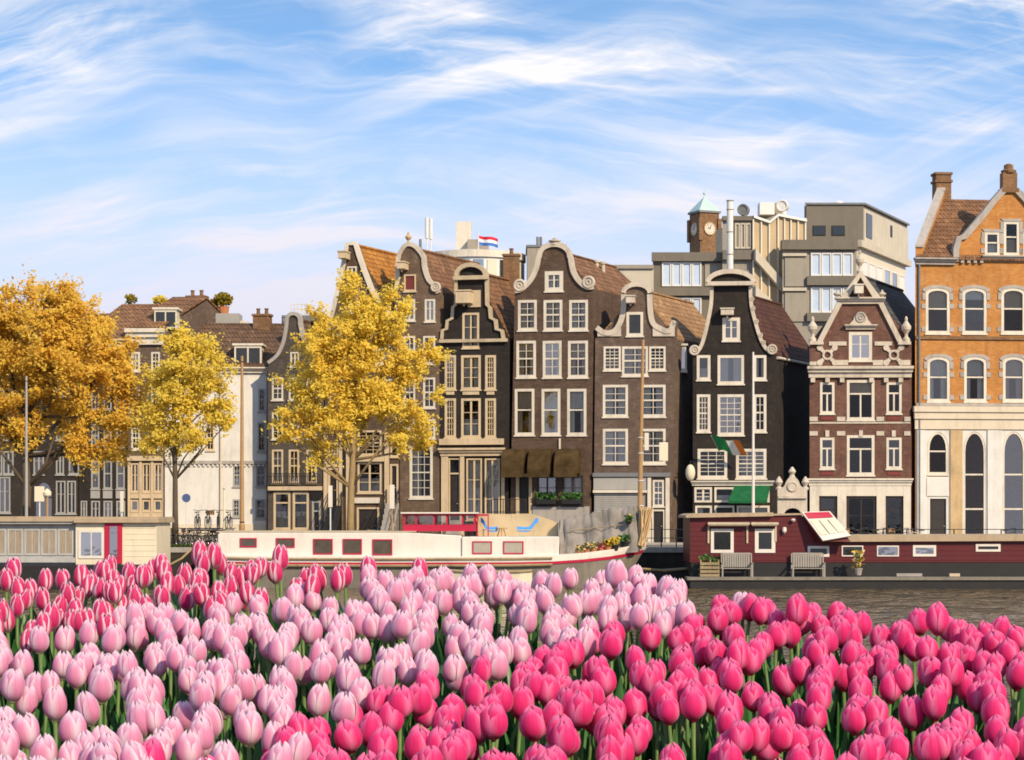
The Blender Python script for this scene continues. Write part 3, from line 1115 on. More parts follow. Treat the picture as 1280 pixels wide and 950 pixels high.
J.band('fascia', 741, 838, 591, 596, 'lead', .003, .2)
J.band('shop_panel', 742, 808, 597, 612, 'grey_paint', .003, .1)
J.band('shop_ledge', 741.5, 809, 612.5, 616, 'white_paint', .003, .25)
k = MB()
u0, u1, z0, z1 = J.pl.rect(743, 806, 617, 683)
nn = 26
for i in range(nn):
    k.box(J.pl, u0, u1, z0 + (z1 - z0) * i / nn, z0 + (z1 - z0) * (i + .82) / nn, .003, .05)
k.build('roller_shutter', 'grey_paint', J.root)
J.win(816, 830, 600, 633, 's', 'white_paint', .12, curt='none')
J.door(815, 831, 637, 684, 'white_paint', 'dark_door', .1)
J.band('pilaster', 809.5, 814, 597, 682, 'white_paint', .003, .12)
J.band('pilaster', 832, 837, 597, 682, 'white_paint', .003, .12)
J.finish('tile_tan', ridge=(796, 364))
k = MB()
dp = Plane(tuple(J.pl.at(846, 500).xy), 7)
dp = Plane((J.pl.at(846, 500).x, J.pl.at(846, 500).y + 1.2), 7)
u0, u1, z0, z1 = dp.rect(847, 858, 432, 463)
k.box(dp, u0, u1, z0, z1, -2.2, 0)
k.box(dp, u0 - .1, u1 + .1, z1 + .002, z1 + .12, -2.2, .12)
k.box(dp, u0 - .04, u1 + .04, z0 - .14, z0 - .002, -2.2, .1)
d = k.build('dormer', 'white_paint', J.root)
k = MB()
k.box(dp, u0 + .1, u1 - .1, z0 + .12, z1 - .15, .003, .02)
k.build('pane', 'bright_glass', d)

# --- K: black house with flared neck gable
gK1 = catmull([(865, 441), (872, 438), (878, 426), (884, 402), (888, 380), (889, 357)], 4)
gK2 = catmull([(939, 357), (940, 380), (945, 402), (952, 424), (960, 437), (969, 440)], 4)
K = House('canal_house', 'black house with wide flared white-edged gable, green awning and flag over the door', 'house', PL['K'],
          [(866, 684), (866, 446)] + gK1 + gK2 + [(968, 446), (967, 684)], 'brick_black')
K.trim(gK1, .16, 'white_stone', .14)
K.trim(gK2, .16, 'white_stone', .14)
for i in range(13):
    q = gK2[3 + int(i * 1.35)]
    K.scroll(q[0] + .4, q[1], .15, 'white_stone') if i % 2 == 0 else None
k = MB()
pts = arc(913.5, 30, 353, 15, 16)
k.prism([K.pl.at(*q, -.3) for q in [(885, 356)] + arc(913.5, 28, 353, 12, 16) + [(942, 356)]], K.pl.n * .34)
k.build('gable_cap', 'brick_black', K.root)
K.trim(arc(913.5, 30, 353, 15, 16), .22, 'white_stone', .3, name='cap_moulding')
K.band('cornice', 884, 943, 352.5, 357.5, 'white_stone', .06, .45)
K.scroll(868, 438, .34, 'white_stone')
K.scroll(965, 437, .34, 'white_stone')
K.win(903, 925, 397, 426, 'v', 'white_paint', .2, curt='none')
K.hoist(909, 391, .8, .35, .7, 'white_stone')
for x0, x1 in ((871, 888), (897, 930), (942, 958)):
    c = 'drape' if x0 > 890 else 'half'
    K.win(x0, x1, 444, 475 if x0 != 897 else 480, 'p', 'white_paint', .17, curt=c)
    K.win(x0, x1, 493, 540 if x0 != 897 else 544, 'g' if x0 < 940 else 's', 'white_paint', .17, curt='net' if x0 < 940 else 'none')
K.win(872, 909, 561, 598, 'g', 'white_paint', .18, curt='none')
K.win(920, 958, 561, 598, 'g', 'white_paint', .18, curt='none')
K.cornice(865, 966, 601, 607, 'white_paint', .3)
for x0, x1 in ((868, 890), (893, 918), (921, 962)):
    K.win(x0, x1, 609, 628, 'c' if x0 == 868 else 'p', 'white_paint', .13, sill=False, curt='half')
K.win(869, 890, 632, 662, 'p', 'white_paint', .13)
K.door(893, 918, 632, 684, 'white_paint', 'dark_door', .13)
K.win(921, 962, 632, 662, 'v', 'white_paint', .13)
u0, u1 = K.pl.u(913), K.pl.u(963)
za, zb = K.pl.uz(940, 607)[1], K.pl.uz(940, 626)[1]
k = MB()
k.grid([[K.pl.pt(u0 + .25, za, .5), K.pl.pt(u1, za, .5)], [K.pl.pt(u0 - .15, zb, 1.7), K.pl.pt(u1 - .25, zb, 1.7)]])
k.prism([K.pl.pt(u0 - .15, zb, 1.7), K.pl.pt(u1 - .25, zb, 1.7), K.pl.pt(u1 - .25, zb - .16, 1.7), K.pl.pt(u0 - .15, zb - .16, 1.7)], K.pl.n * .02)
aw = k.build('awning', 'awning_green', K.root, fix=False)
aw['label'] = 'green sloping awning'
k = MB()
for u in (u0 - .1, u1 - .3):
    k.tube([K.pl.pt(u, zb, 1.68), K.pl.pt(u, za - .9, .02)], .025, 6)
k.build('awning_arm', 'iron', aw)
K.finish('tile_moss', ridge=(914, 366))
# gutter board along the right eave
k = MB()
q = K.pl.at(968.5, 447)
k.tube([q + K.pl.dv * .4 + Vector((.06, 0, .02)), q + K.pl.dv * 10 + Vector((.06, 0, .02))], .1, 6)
k.build('gutter', 'white_paint', K.root)

# --- L: red brick with white stone bands
L = House('canal_house', 'red brick house striped with white stone bands under a triangular pediment', 'house', PL['L'],
          [(1012, 684), (1012, 428), (1022, 428), (1047, 379), (1075, 340), (1103, 379), (1127, 428), (1138, 428), (1138, 684)], 'brick_red')
L.trim([(1022, 428), (1048, 378)], .24, 'white_stone', .2)
L.trim([(1102, 378), (1127, 428)], .24, 'white_stone', .2)
L.trim([(1052, 372), (1075, 340), (1098, 372)], .34, 'white_stone', .34)
L.cornice(1046, 1104, 372, 380, 'white_stone', .45)
L.finial(1075, 342, 1.5, 'white_stone', .26)
L.finial(1016, 427, 1.6, 'white_stone', .3)
L.finial(1133, 427, 1.6, 'white_stone', .3)
L.finial(1103, 374, .6, 'white_stone', .24)
L.finial(1047, 374, .6, 'white_stone', .24)
L.hoist(1072, 363, .55, .5, .8, 'white_paint')
L.win(1061, 1090, 415, 451, 'v', 'white_paint', .2, pane='bright_glass', curt='none')
L.cornice(1057, 1094, 406, 412, 'white_stone', .35, 'window_hood')
k = MB()
k.prism([L.pl.at(*q, .01) for q in [(1061, 406)] + arc(1075.5, 9, 400, 8, 8) + [(1090, 406)]], L.pl.n * .14)
k.build('crest', 'white_stone', L.root)
L.scroll(1075.5, 397, .36, 'grey_stone')
for x0, x1 in ((1012, 1029), (1030, 1058), (1093, 1121), (1122, 1138)):
    if x0 in (1030, 1093):
        L.band('stone_band', x0 + (6 if x0 == 1030 else 0), x1 - (6 if x0 == 1093 else 0), 427, 432, 'white_stone', .003, .08)
    else:
        L.band('stone_band', x0, x1, 427, 431, 'white_stone', .003, .25)
    L.band('stone_band', x0, x0 + 9 if x0 < 1030 else x1, 452, 456.5, 'white_stone', .003, .06) if x0 in (1012,) else None
for x0, x1 in ((1045, 1060), (1091, 1104), (1129, 1137.8)):
    L.band('stone_band', x0, x1, 450, 456.5, 'white_stone', .003, .06)
for cx in (1034, 1117):
    k = MB()
    c = L.pl.at(cx, 444, .003)
    k.ring(c + L.pl.n * .06, .26, .08, L.pl.n, 16, 6)
    for a in (45, 135, 225, 315):
        d = L.pl.t * math.cos(R(a)) + Vector((0, 0, math.sin(R(a))))
        e = L.pl.t * -math.sin(R(a)) + Vector((0, 0, math.cos(R(a))))
        k.prism([c + d * .3 + e * .1, c + d * .3 - e * .1, c + d * .62 - e * .13, c + d * .62 + e * .13], L.pl.n * .08)
        k.disc(c + d * .66, .19, L.pl.n, .1, 10)
    k.build('cross_ornament', 'white_stone', L.root)
L.cornice(1010.5, 1139, 458, 472, 'white_stone', .5)
for i in range(7):
    x = 1013 + i * 18.3
    if i != 3:
        L.band('bracket', x, x + 5.5, 472.5, 478, 'white_stone', .003, .22)
for (y0, y1) in ((478, 517), (547, 586)):
    for x0, x1 in ((1025, 1043), (1108, 1127)):
        L.win(x0, x1, y0, y1, 'T', 'white_paint', .15, curt='none')
    L.win(1058.5, 1093, y0 - 3, y1 + 8, 'T', 'white_paint', .17, curt='blind' if y0 < 500 else 'none')
    for x0, x1 in ((1026, 1042), (1109, 1126)):
        L.band('red_panel', x0, x1, y1 + 3.5, y1 + 8, 'dark_red_paint', .003, .04)
for y in (521, 539):
    for x0, x1 in ((1012, 1022), (1046, 1056.5), (1095.5, 1105), (1130, 1138)):
        L.band('stone_band', x0, x1, y, y + 5.5, 'white_stone', .003, .06)
    for x in (1034, 1076, 1117):
        L.band('keystone', x - 2.4, x + 2.4, 538 if y > 530 else 470.5, 546 if y > 530 else 474.5, 'white_stone', .003, .08) if y > 530 else None
L.band('stone_band', 1012, 1138, 527.5, 529.5, 'white_stone', .003, .05)
L.cornice(1011, 1139, 598, 607, 'white_paint', .3)
for x0, x1 in ((1012, 1023.5), (1046.5, 1057.5), (1095.5, 1106.5), (1129, 1138)):
    L.band('white_pier', x0, x1, 607.5, 683, 'white_paint', .003, .16)
for x0, x1 in ((1023.5, 1046.5), (1057.5, 1095.5), (1106.5, 1129)):
    L.band('white_lintel', x0 + .1, x1 - .1, 607.5, 620, 'white_paint', .003, .15)
L.win(1025, 1045, 621, 684, 'shop', 'dark_door', .1, curt='none', sill=False)
L.win(1059, 1094, 621, 684, 'v', 'dark_door', .12, curt='none', sill=False)
L.win(1108, 1128, 621, 684, 'shop', 'dark_door', .1, curt='none', sill=False)
L.finish('tile_slate', ridge=(1075, 347))

# --- M: orange brick corner building
rt = 1262
gM = [(1192, 327), (1192, 312), (1196, 297), (1204, 294), (1216, 280), (1228, 266), (1240, 250), (1249, 240), (1253, 236)]
gMr = [(2 * rt - x, y) for x, y in reversed(gM)]
M = House('brick_building', 'large orange brick building with stepped gable and pale arched ground floor, at right edge', 'house', PL['M'],
          [(1144, 684), (1144, 328)] + gM + gMr + [(1380, 328), (1380, 684)], 'brick_orange', depth=11)
M.trim(gM, .3, 'grey_stone', .2)
M.trim(gMr, .3, 'grey_stone', .2)
k = MB()
c = M.pl.at(1262, 240, -.3)
k.box(M.pl, *M.pl.rect(1253, 1271, 216, 241), -.5, .1)
k.box(M.pl, *M.pl.rect(1251, 1273, 236, 241), -.55, .2)
k.lathe(M.pl.at(1262, 216, -.2), [(.45, 0), (.5, .15), (.3, .25), (.3, .5), (.1, .6)], 10)
k.build('gable_pinnacle', 'brick_chimney', M.root)
for x0, x1, y0 in ((1231, 1249.5, 290), (1254.5, 1274, 277), (1279, 1297, 290)):
    M.win(x0, x1, y0, 319, 'h', 'white_paint', .16, curt='half', surround='grey_stone')
M.cornice(1228, 1300, 320, 327, 'grey_stone', .4)
M.cornice(1143.5, 1193, 323, 331, 'grey_stone', .5, 'eave_cornice')
for x in range(1200, 1226, 8):
    M.band('corbel', x, x + 4, 322, 329, 'grey_stone', .003, .2)
for k_ in range(3):
    for n_, x in enumerate((1157, 1203, 1250, 1297, 1343)):
        pass
for x in (1157, 1203, 1251.5, 1299, 1346):
    M.win(x, x + 30, 360, 417, 'h', 'white_paint', .17, arch=.3, curt='blind', surround='grey_stone')
    M.win(x + 2, x + 30, 446, 502, 'h', 'white_paint', .17, arch=.3, curt='valance' if x % 2 else 'blind', surround='grey_stone')
M.band('stone_ledge', 1144.5, 1380, 421, 425, 'brick_chimney', .003, .12)
M.band('stone_ledge', 1144.5, 1380, 504.5, 508, 'grey_stone', .003, .16)
M.cornice(1143, 1381, 508.5, 537, 'plaster_cream', .35, 'string_course')
for x0, x1 in ((1145, 1157), (1186, 1203.5), (1232.5, 1252.5), (1281, 1300)):
    M.band('stone_pier', x0 + 1.2, x1 - 1.2, 537.7, 683, 'ochre_stone' if x0 == 1186 else 'plaster_white', .046, .14)
GF = [M.pl.rect(1145, 1379, 537.6, 683)]
gu0, gu1, gz0, gz1 = GF[0]
gz0 = STREET + .02
gh = [M.poly(1158.6, 1185.4, 540, 596, 1.05), M.poly(1159.6, 1185.4, 621, 684)] + [M.poly(x - .3, x + 27.3, 539.6, 684, 1.2) for x in (1204.5, 1253.5, 1302, 1350)]
gl_ = [[Vector((gu0, gz0, 0)), Vector((gu1, gz0, 0)), Vector((gu1, gz1, 0)), Vector((gu0, gz1, 0))]] + [[Vector((a, b, 0)) for a, b in h] for h in gh]
k = MB()
k.v += [M.pl.pt(p.x, p.y, .045) for l in gl_ for p in l]
for tri in tessellate_polygon(gl_):
    k.f.append(tuple(tri))
for h in gh:
    for i in range(len(h)):
        a, b = h[i], h[(i + 1) % len(h)]
        k.poly([M.pl.pt(*a, .045), M.pl.pt(*b, .045), M.pl.pt(*b, -.02), M.pl.pt(*a, -.02)])
k.build('ground_floor_facing', 'plaster_white', M.root, fix=False)
M.win(1159, 1185, 540, 593, 'h', 'white_paint', .14, arch=1.05, curt='none')
M.band('infill_panel', 1158, 1185.5, 597, 620, 'plaster_white', .046, .1)
M.door(1160, 1185, 621, 684, 'plaster_white', 'dark_door', .12)
for x in (1204.5, 1253.5, 1302, 1350):
    M.win(x, x + 27, 540, 684, 'a', 'white_paint', .1, arch=1.2, curt='none', sill=False)
k = MB()
for a in (1148.5,):
    k.tube([M.pl.at(a, 330, .12), M.pl.at(a, 683, .12)], .07, 8)
k.build('downpipe', 'lead', M.root)
# raised end wall with chimney, following the roof slope
dvm = M.pl.dv
e0 = M.pl.at(1144.2, 327)
run = 5.2
sh = dvm * (run / dvm.y)
zr = H + (HZ - 254) / F * (e0.y + run)
k = MB()
lift = Vector((0, 0, zr - e0.z))
k.prism([e0 + Vector((0, 0, .1)), e0 + Vector((0, 0, .9)), e0 + sh + lift + Vector((0, 0, .9)), e0 + sh + lift + Vector((0, 0, -.6))], M.pl.t * .45)
k.build('end_wall', 'brick_orange', M.root)
k = MB()
k.prism([e0 + Vector((-.04, -.1, .9)), e0 + Vector((-.04, -.1, 1.02)), e0 + sh + lift + Vector((-.04, 0, 1.02)), e0 + sh + lift + Vector((-.04, 0, .9))], M.pl.t * .55)
k.build('coping', 'grey_stone', M.root)
k = MB()
cc = e0 + sh + lift
pl2 = Plane((cc.x - .1, cc.y), -6)
zt = H + (HZ - 218) / F * cc.y
k.box(pl2, 0, 1.0, cc.z - .8, zt, -.9, 0)
k.box(pl2, -.08, 1.08, zt - .5, zt - .35, -1.0, .08)
k.box(pl2, -.08, 1.08, zt + .002, zt + .15, -1.0, .08)
k.build('chimney', 'brick_chimney', M.root)
M.finish('tile_brown', front=(254, run, 1144, 1380))

# roof behind M's gable
k = MB()
g0 = M.pl.at(1262, 246)
gl, gr = M.pl.at(1193, 327), M.pl.at(1331, 327)
for q in (gl, gr):
    k.prism([q + dvm * .36, g0 + dvm * .36, g0 + dvm * 8, q + dvm * 8], (0, 0, .11))
k.build('cross_roof', 'tile_brown', M.root)
# ------------------------------------------------------------------ ground, canal, quays
def sheet(name, x0, x1, y0, y1, z, m, nx=1, ny=1):
    k = MB()
    k.grid([[(x0 + (x1 - x0) * i / nx, y0 + (y1 - y0) * j / ny, z) for i in range(nx + 1)] for j in range(ny + 1)])
    return tag(k.build(name, m, fix=False), kind='structure')


def water_mat():
    m, t, p, out = new_mat('canal_water')
    co = objco(t)
    n = noise_n(t, co, .9, 7, .72)
    c = mixc(t, ramp(t, n, .35, .65), (.085, .055, .02), (.20, .135, .06))
    t.links.new(c, p.inputs['Base Color'])
    setin(p, Roughness=.07, IOR=1.33)
    mp = nd(t, 'ShaderNodeMapping')
    mp.inputs['Scale'].default_value = (1.3, .42, 1)
    t.links.new(co, mp.inputs['Vector'])
    h = math_n(t, 'ADD', noise_n(t, mp.outputs[0], 1.0, 2, .5, .8), math_n(t, 'MULTIPLY', noise_n(t, mp.outputs[0], .3, 2, .5, .6), 2.2))
    h = math_n(t, 'ADD', h, math_n(t, 'MULTIPLY', noise_n(t, mp.outputs[0], 3.1, 2, .5, .5), .22))
    b = nd(t, 'ShaderNodeBump')
    setin(b, Strength=1.0, Distance=WAVE)
    t.links.new(h, b.inputs['Height'])
    t.links.new(b.outputs[0], p.inputs['Normal'])


WAVE = .75
water_mat()
mat('cobble', (.16, .14, .12), .85, .25, 3.0, grime=.2, bump=.4)
mat('soil', (.035, .024, .016), .95, .4, 6.0, bump=.8)
mat('grass_green', (.07, .11, .02), .9, .4, 4.0, bump=.6)
brick('quay_brick', (.035, .028, .023), (.055, .045, .036), (.05, .045, .04), bw=.4, rh=.13, stain=.6, blotch=(.05, .06, .025))

QY = 119.0
tag(sheet('canal_water', -1500, 1500, 8.0, QY + .2, 0.0, 'canal_water'))
sheet('street', -1500, 1500, QY + .2, 4000, STREET, 'cobble')
sheet('near_bank', -60, 60, -40, 8.0, 2.55, 'cobble')


def quay(name, label, x0, x1, y, z, face):
    r = thing(name, label, 'quay wall', ((x0 + x1) / 2, y, 0))
    k = MB()
    k.abox((x0, min(y, y + face * .6), -2.0), (x1, max(y, y + face * .6), z - .26))
    k.build('brick_face', 'quay_brick', r)
    k = MB()
    L_ = 2.4
    n = int((x1 - x0) / L_)
    for i in range(n):
        a = x0 + i * (x1 - x0) / n
        k.abox((a, min(y - face * .06, y + face * .7), z - .258), (a + (x1 - x0) / n - .015, max(y - face * .06, y + face * .7), z + .03))
    k.build('coping', 'grey_stone', r)
    return r


quay('quay_wall', 'dark brick quay wall with grey stone coping below the row of houses', -75, 75, QY, STREET, 1)
quay('quay_wall', 'near quay wall below the bed of tulips, facing the far bank', -24, 24, 8.0, 2.55, -1)

# pavement strip in front of the houses
k = MB()
k.prism([(-80, 144, STREET + .004), (-20, 141.8, STREET + .004), (8, 134.2, STREET + .004), (40, 130, STREET + .004), (40, 127.6, STREET + .004), (8, 131.5, STREET + .004), (-20, 139.5, STREET + .004), (-80, 141, STREET + .004)], (0, 0, .11))
tag(k.build('pavement', 'grey_stone'), kind='structure')

# ------------------------------------------------------------------ houses at the left, further off
LG = 'older houses behind the orange tree'
PLl = {}
Yl = 143.0
for nm, xa, xb, an in (('A', -60, 97.5, 3), ('B', 98, 159.5, 3), ('C', 160, 204.5, 3), ('D', 205, 334, -4)):
    PLl[nm] = Plane(((xa - CX) / F * Yl, Yl), an)
    Yl = PLl[nm].at(xb, 600).y
A = House('dark_house', 'sooty house with tall windows and arched doorway behind the orange tree, far left', 'house', PLl['A'],
          [(-58, 684), (-58, 432), (97, 430), (97, 684)], 'brick_soot', 9, LG)
for x in (-40, -10, 4, 42, 70, 86):
    w = 13 if x != 70 else 10
    A.win(x, x + w, 564, 593, 'v', 'grey_paint', .09, curt='drape')
    A.win(x, x + w, 520, 550, 's', 'grey_paint', .09)
    A.win(x, x + w, 473, 503, 's', 'grey_paint', .09)
A.win(-1, 13, 596, 641, 'v', 'grey_paint', .09)
A.win(-30, -12, 596, 641, 'v', 'grey_paint', .09)
A.win(42, 67, 601, 684, 'shop', 'dark_door', .12, arch=.9, curt='none', sill=False)
A.win(70, 82, 601, 642, 'v', 'grey_paint', .09)
A.win(84, 95, 601, 642, 'v', 'grey_paint', .09)
A.cornice(-58, 97, 430, 440, 'white_paint', .5)
A.finish('tile_dark', front=(395, 4.5, -58, 97))
B = House('dark_house', 'black three-window house with grey panels, between cream glass front and sooty house', 'house', PLl['B'],
          [(98.5, 684), (98.5, 425), (159, 424), (159, 684)], 'brick_black', 9, LG)
for x in (114, 129.5, 145.5):
    B.win(x, x + 10.5, 576, 611, 'h', 'grey_paint', .10, curt='drape2')
    B.band('grey_panel', x - .5, x + 11, 613.5, 623, 'grey_paint', .003, .08)
    B.win(x, x + 11, 626, 650, 'v', 'grey_paint', .09)
    B.win(x, x + 10, 530, 560, 's', 'grey_paint', .09)
    B.win(x, x + 10, 480, 512, 's', 'grey_paint', .09)
B.win(101, 109, 626, 650, 'v', 'grey_paint', .08)
B.cornice(98.5, 159, 424, 433, 'cream_paint', .5)
B.finish('tile_brown', front=(383, 4.5, 98, 159))
C_ = House('cream_fronted_house', 'brick house whose two lower floors are a cream framed glass front, beside white house', 'house', PLl['C'],
           [(160, 684), (160, 411), (204, 410), (204, 684)], 'brick_purple', 9, LG)
C_.cornice(159.5, 204.5, 411, 431, 'white_paint', .55)
for x in (164, 189):
    for y0, y1 in ((440, 464), (484, 514), (534, 562)):
        C_.win(x, x + 11, y0, y1, 's', 'white_paint', .12)
C_.band('fascia', 159.6, 204.4, 570, 576, 'cream_paint', .003, .2)
for x in (163.5, 178, 192.5):
    C_.win(x, x + 10.5, 579, 615, 'v', 'cream_paint', .1, curt='half')
    C_.win(x, x + 10, 625, 639, 'p', 'cream_paint', .1, curt='net')
for x0, x1 in ((160, 163.2), (174.3, 177.6), (188.8, 192.2), (203.2, 204)):
    C_.band('pilaster', x0, x1, 576.5, 682, 'cream_paint', .003, .09)
C_.band('cream_panel', 163.4, 203, 616.5, 623, 'cream_paint', .003, .06)
C_.band('cream_panel', 163.4, 203, 641, 682, 'cream_paint', .003, .06)
C_.finish('tile_brown', front=(374, 4.8, 150, 204))
C_.dormer(193, 221, 387, 411, .5, deep=4)
C_.chimney(233, 256, 372, 402, 5.0, 'brick_chimney', 2)
D_ = House('white_house', 'broad whitewashed house with plain side wall, dormer and brown roof', 'house', PLl['D'],
           [(206, 684), (206, 460), (333, 460), (333, 684)], 'plaster_white', 9, LG)
D_.cornice(205, 334, 459, 466, 'white_paint', .45)
D_.band('frieze', 206.2, 332.8, 576, 580, 'grey_stone', .003, .14)
k = MB()
for i in range(22):
    x = 208 + i * 5.7
    k.pbox(D_.pl, x, x + 2.6, 580.3, 583, .003, .1)
k.build('dentils', 'plaster_white', D_.root)
for x0, x1, y0, y1 in ((323, 331.5, 486, 514), (322, 331.5, 528, 564), (258, 268, 533, 563), (291.5, 301, 581, 608), (320, 332, 581, 608), (291, 300, 624, 646), (319, 332, 624, 648), (216, 226, 482, 510), (236, 246, 482, 510), (216, 226, 530, 560)):
    D_.win(x0, x1, y0, y1, 's', 'grey_paint' if x0 != 258 else 'cream_paint', .1, curt='none')
D_.band('base_course', 206.2, 332.8, 655, 683, 'plaster_cream', .003, .07)
k = MB()
k.tube([D_.pl.at(276, 466, .1), D_.pl.at(276, 683, .1)], .06, 8)
k.build('downpipe', 'plaster_cream', D_.root)
D_.finish('tile_dark', front=(407, 4.6, 206, 333))
D_.dormer(293, 327, 432, 459, .1, deep=3.4)
D_.chimney(316, 337, 395, 430, 3.6, 'brick_chimney', 2)
D_.chimney(258, 268, 399, 412, 5.5, 'lead', 0)
k = MB()
a = at(240, 410, 148.6)
b = at(310, 401, 148.6)
k.abox(a, (b.x, a.y + .3, b.z))
k.build('roof_parapet', 'white_paint', D_.root)
k = MB()
a, b = at(256, 410, 148.5), at(300, 392.5, 148.5)
k.abox((a.x, 148.0, a.z - 1), (b.x, 149.8, b.z))
k.build('roof_terrace', 'grey_paint', D_.root)

# ------------------------------------------------------------------ ornamental gateway between the black and the red house
gp = Plane((at(969, 600, 130.5).x, 130.5), 3)
gt = thing('gateway', 'ornate cream stone gateway with scrolled top between black and red brick houses', 'gate', gp.at(990, 684))
gt.location.z = STREET
out_px = [(972, 684), (972, 612)] + catmull([(974, 611), (980, 608), (984, 600), (990, 595), (997, 599), (1001, 607), (1007, 611)], 4) + [(1009, 612), (1009, 684)]
k = MB()
hole = [(980, 684), (980, 645)] + arc(991, 11, 645, 11, 8) + [(1002, 645), (1002, 684)]
P = [Vector((*gp.uz(*q), 0)) for q in out_px]
Q = [Vector((*gp.uz(*q), 0)) for q in arc(991, 11, 644, 9, 8)]
zb = STREET
poly = [(p.x, max(p.y, zb)) for p in P]
inn = [(Q[0].x, zb)] + [(q.x, q.y) for q in Q] + [(Q[-1].x, zb)]
full = poly[:] + [inn[-1]] + inn[::-1][1:-1] + [inn[0]]
lst = [[Vector((a, b, 0)) for a, b in full]]
for off in (.0, -.4):
    i0 = len(k.v)
    k.v += [gp.pt(v.x, v.y, off) for v in lst[0]]
    for tri in tessellate_polygon(lst):
        k.f.append(tuple(i0 + j for j in tri))
for i in range(len(full)):
    a, b = full[i], full[(i + 1) % len(full)]
    k.poly([gp.pt(*a, 0), gp.pt(*b, 0), gp.pt(*b, -.4), gp.pt(*a, -.4)])
k.build('arch_wall', 'white_stone', gt)
k = MB()
k.pbox(gp, 972.5, 1008.5, 620, 623, .003, .16)
k.build('ledge', 'white_stone', gt)
k = MB()
k.ring(gp.at(990.5, 608, .04), .26, .07, gp.n, 16, 6)
k.disc(gp.at(990.5, 608, .003), .2, gp.n, .06, 12)
k.build('medallion', 'white_stone', gt)
k = MB()
for px in (974, 1007):
    k2 = MB()
    k2.lathe(gp.at(px, 612, -.2), [(.2, 0), (.2, .12), (.09, .2), (.24, .45), (.16, .62), (.04, .8)], 10)
    k2.build('finial', 'white_stone', gt)
k2 = MB()
k2.lathe(gp.at(990.5, 596, -.2), [(.2, 0), (.12, .12), (.24, .32), (.06, .6)], 10)
k2.build('finial', 'white_stone', gt)
k = MB()
for i in range(9):
    u = gp.u(981.5) + (gp.u(1000.5) - gp.u(981.5)) * i / 8
    k.tube([gp.pt(u, zb, -.2), gp.pt(u, zb + 1.75, -.2)], .025, 5)
k.tube([gp.pt(gp.u(980.5), zb + 1.3, -.2), gp.pt(gp.u(1001.5), zb + 1.3, -.2)], .03, 5)
k.tube([gp.pt(gp.u(980.5), zb + .3, -.2), gp.pt(gp.u(1001.5), zb + .3, -.2)], .03, 5)
k.build('iron_grille', 'iron', gt)

# ------------------------------------------------------------------ the modern complex behind
MY = 176.0
mat('concrete_dark', (.16, .14, .112), .8, .12, .6, grime=.25, bump=.2)
mat('concrete_mid', (.30, .27, .22), .8, .1, .6, grime=.25, bump=.2)
mat('concrete_light', (.50, .45, .36), .8, .1, .6, grime=.2)
mat('panel_tan', (.44, .34, .21), .6, .12, .8)
mat('panel_cream', (.62, .56, .44), .55, .08, .8)
mat('steel_white', (.66, .65, .62), .4, .06)
mb_root = thing('office_building', 'grey modern office block with tan panels rising behind the canal houses', 'office building', at(980, 600, MY + 6))
mb_root.location.z = STREET
mdv = Vector((.467, 1, 0)).normalized()


class Blk:
    """A box-like wing: frontal face from the picture, sides running back along the skewed street grid."""

    def __init__(s, x0, x1, y0, y1, Y, depth, name, m, ang=0.0):
        s.pl = Plane((at(x0, 600, Y).x, Y), ang)
        s.u0, s.u1, s.z0, s.z1 = s.pl.rect(x0, x1, y0, y1)
        s.d = depth
        k = MB()
        k.prism([s.pl.pt(s.u0, s.z0), s.pl.pt(s.u1, s.z0), s.pl.pt(s.u1, s.z1), s.pl.pt(s.u0, s.z1)], mdv * depth)
        s.o = k.build(name, m, mb_root)
        e = s.pl.pt(s.u1, 0)
        s.side = Plane((e.x, e.y), 0)
        s.side.t = mdv.copy()
        s.side.n = Vector((mdv.y, -mdv.x, 0))


def strip(bk, x0, x1, y0, y1, n, name='window', m='steel_white', pane='pale_blue_pane', blank=()):
    pl = bk.pl
    u0, u1, z0, z1 = pl.rect(x0, x1, y0, y1)
    w = (u1 - u0) / n
    for i in range(n):
        a, b = u0 + w * i, u0 + w * (i + 1)
        k = MB()
        f = .13
        k.box(pl, a + .02, a + f, z0, z1, .002, .14)
        k.box(pl, b - f, b - .02, z0, z1, .002, .14)
        k.box(pl, a + f, b - f, z0, z0 + f, .002, .14)
        k.box(pl, a + f, b - f, z1 - f, z1, .002, .14)
        o = k.build(name, m, mb_root)
        g = MB()
        g.box(pl, a + f, b - f, z0 + f, z1 - f, .003, .04)
        g.build('pane', pane, o)


# left wing
b = Blk(816, 905, 322, 620, MY, 16, 'wing', 'concrete_dark')
strip(b, 827, 877, 328, 358, 4)
strip(b, 827, 877, 372, 398, 4)
k = MB()
k.pbox(b.pl, 814.5, 905, 316, 327, .003, .4)
k.pbox(b.pl, 814.5, 905, 359.5, 370, .003, .4)
k.build('spandrel', 'concrete_dark', mb_root)
k = MB()
k.pbox(b.pl, 881, 903, 329, 358, .003, .1)
k.build('wall_panel', 'concrete_mid', mb_root)
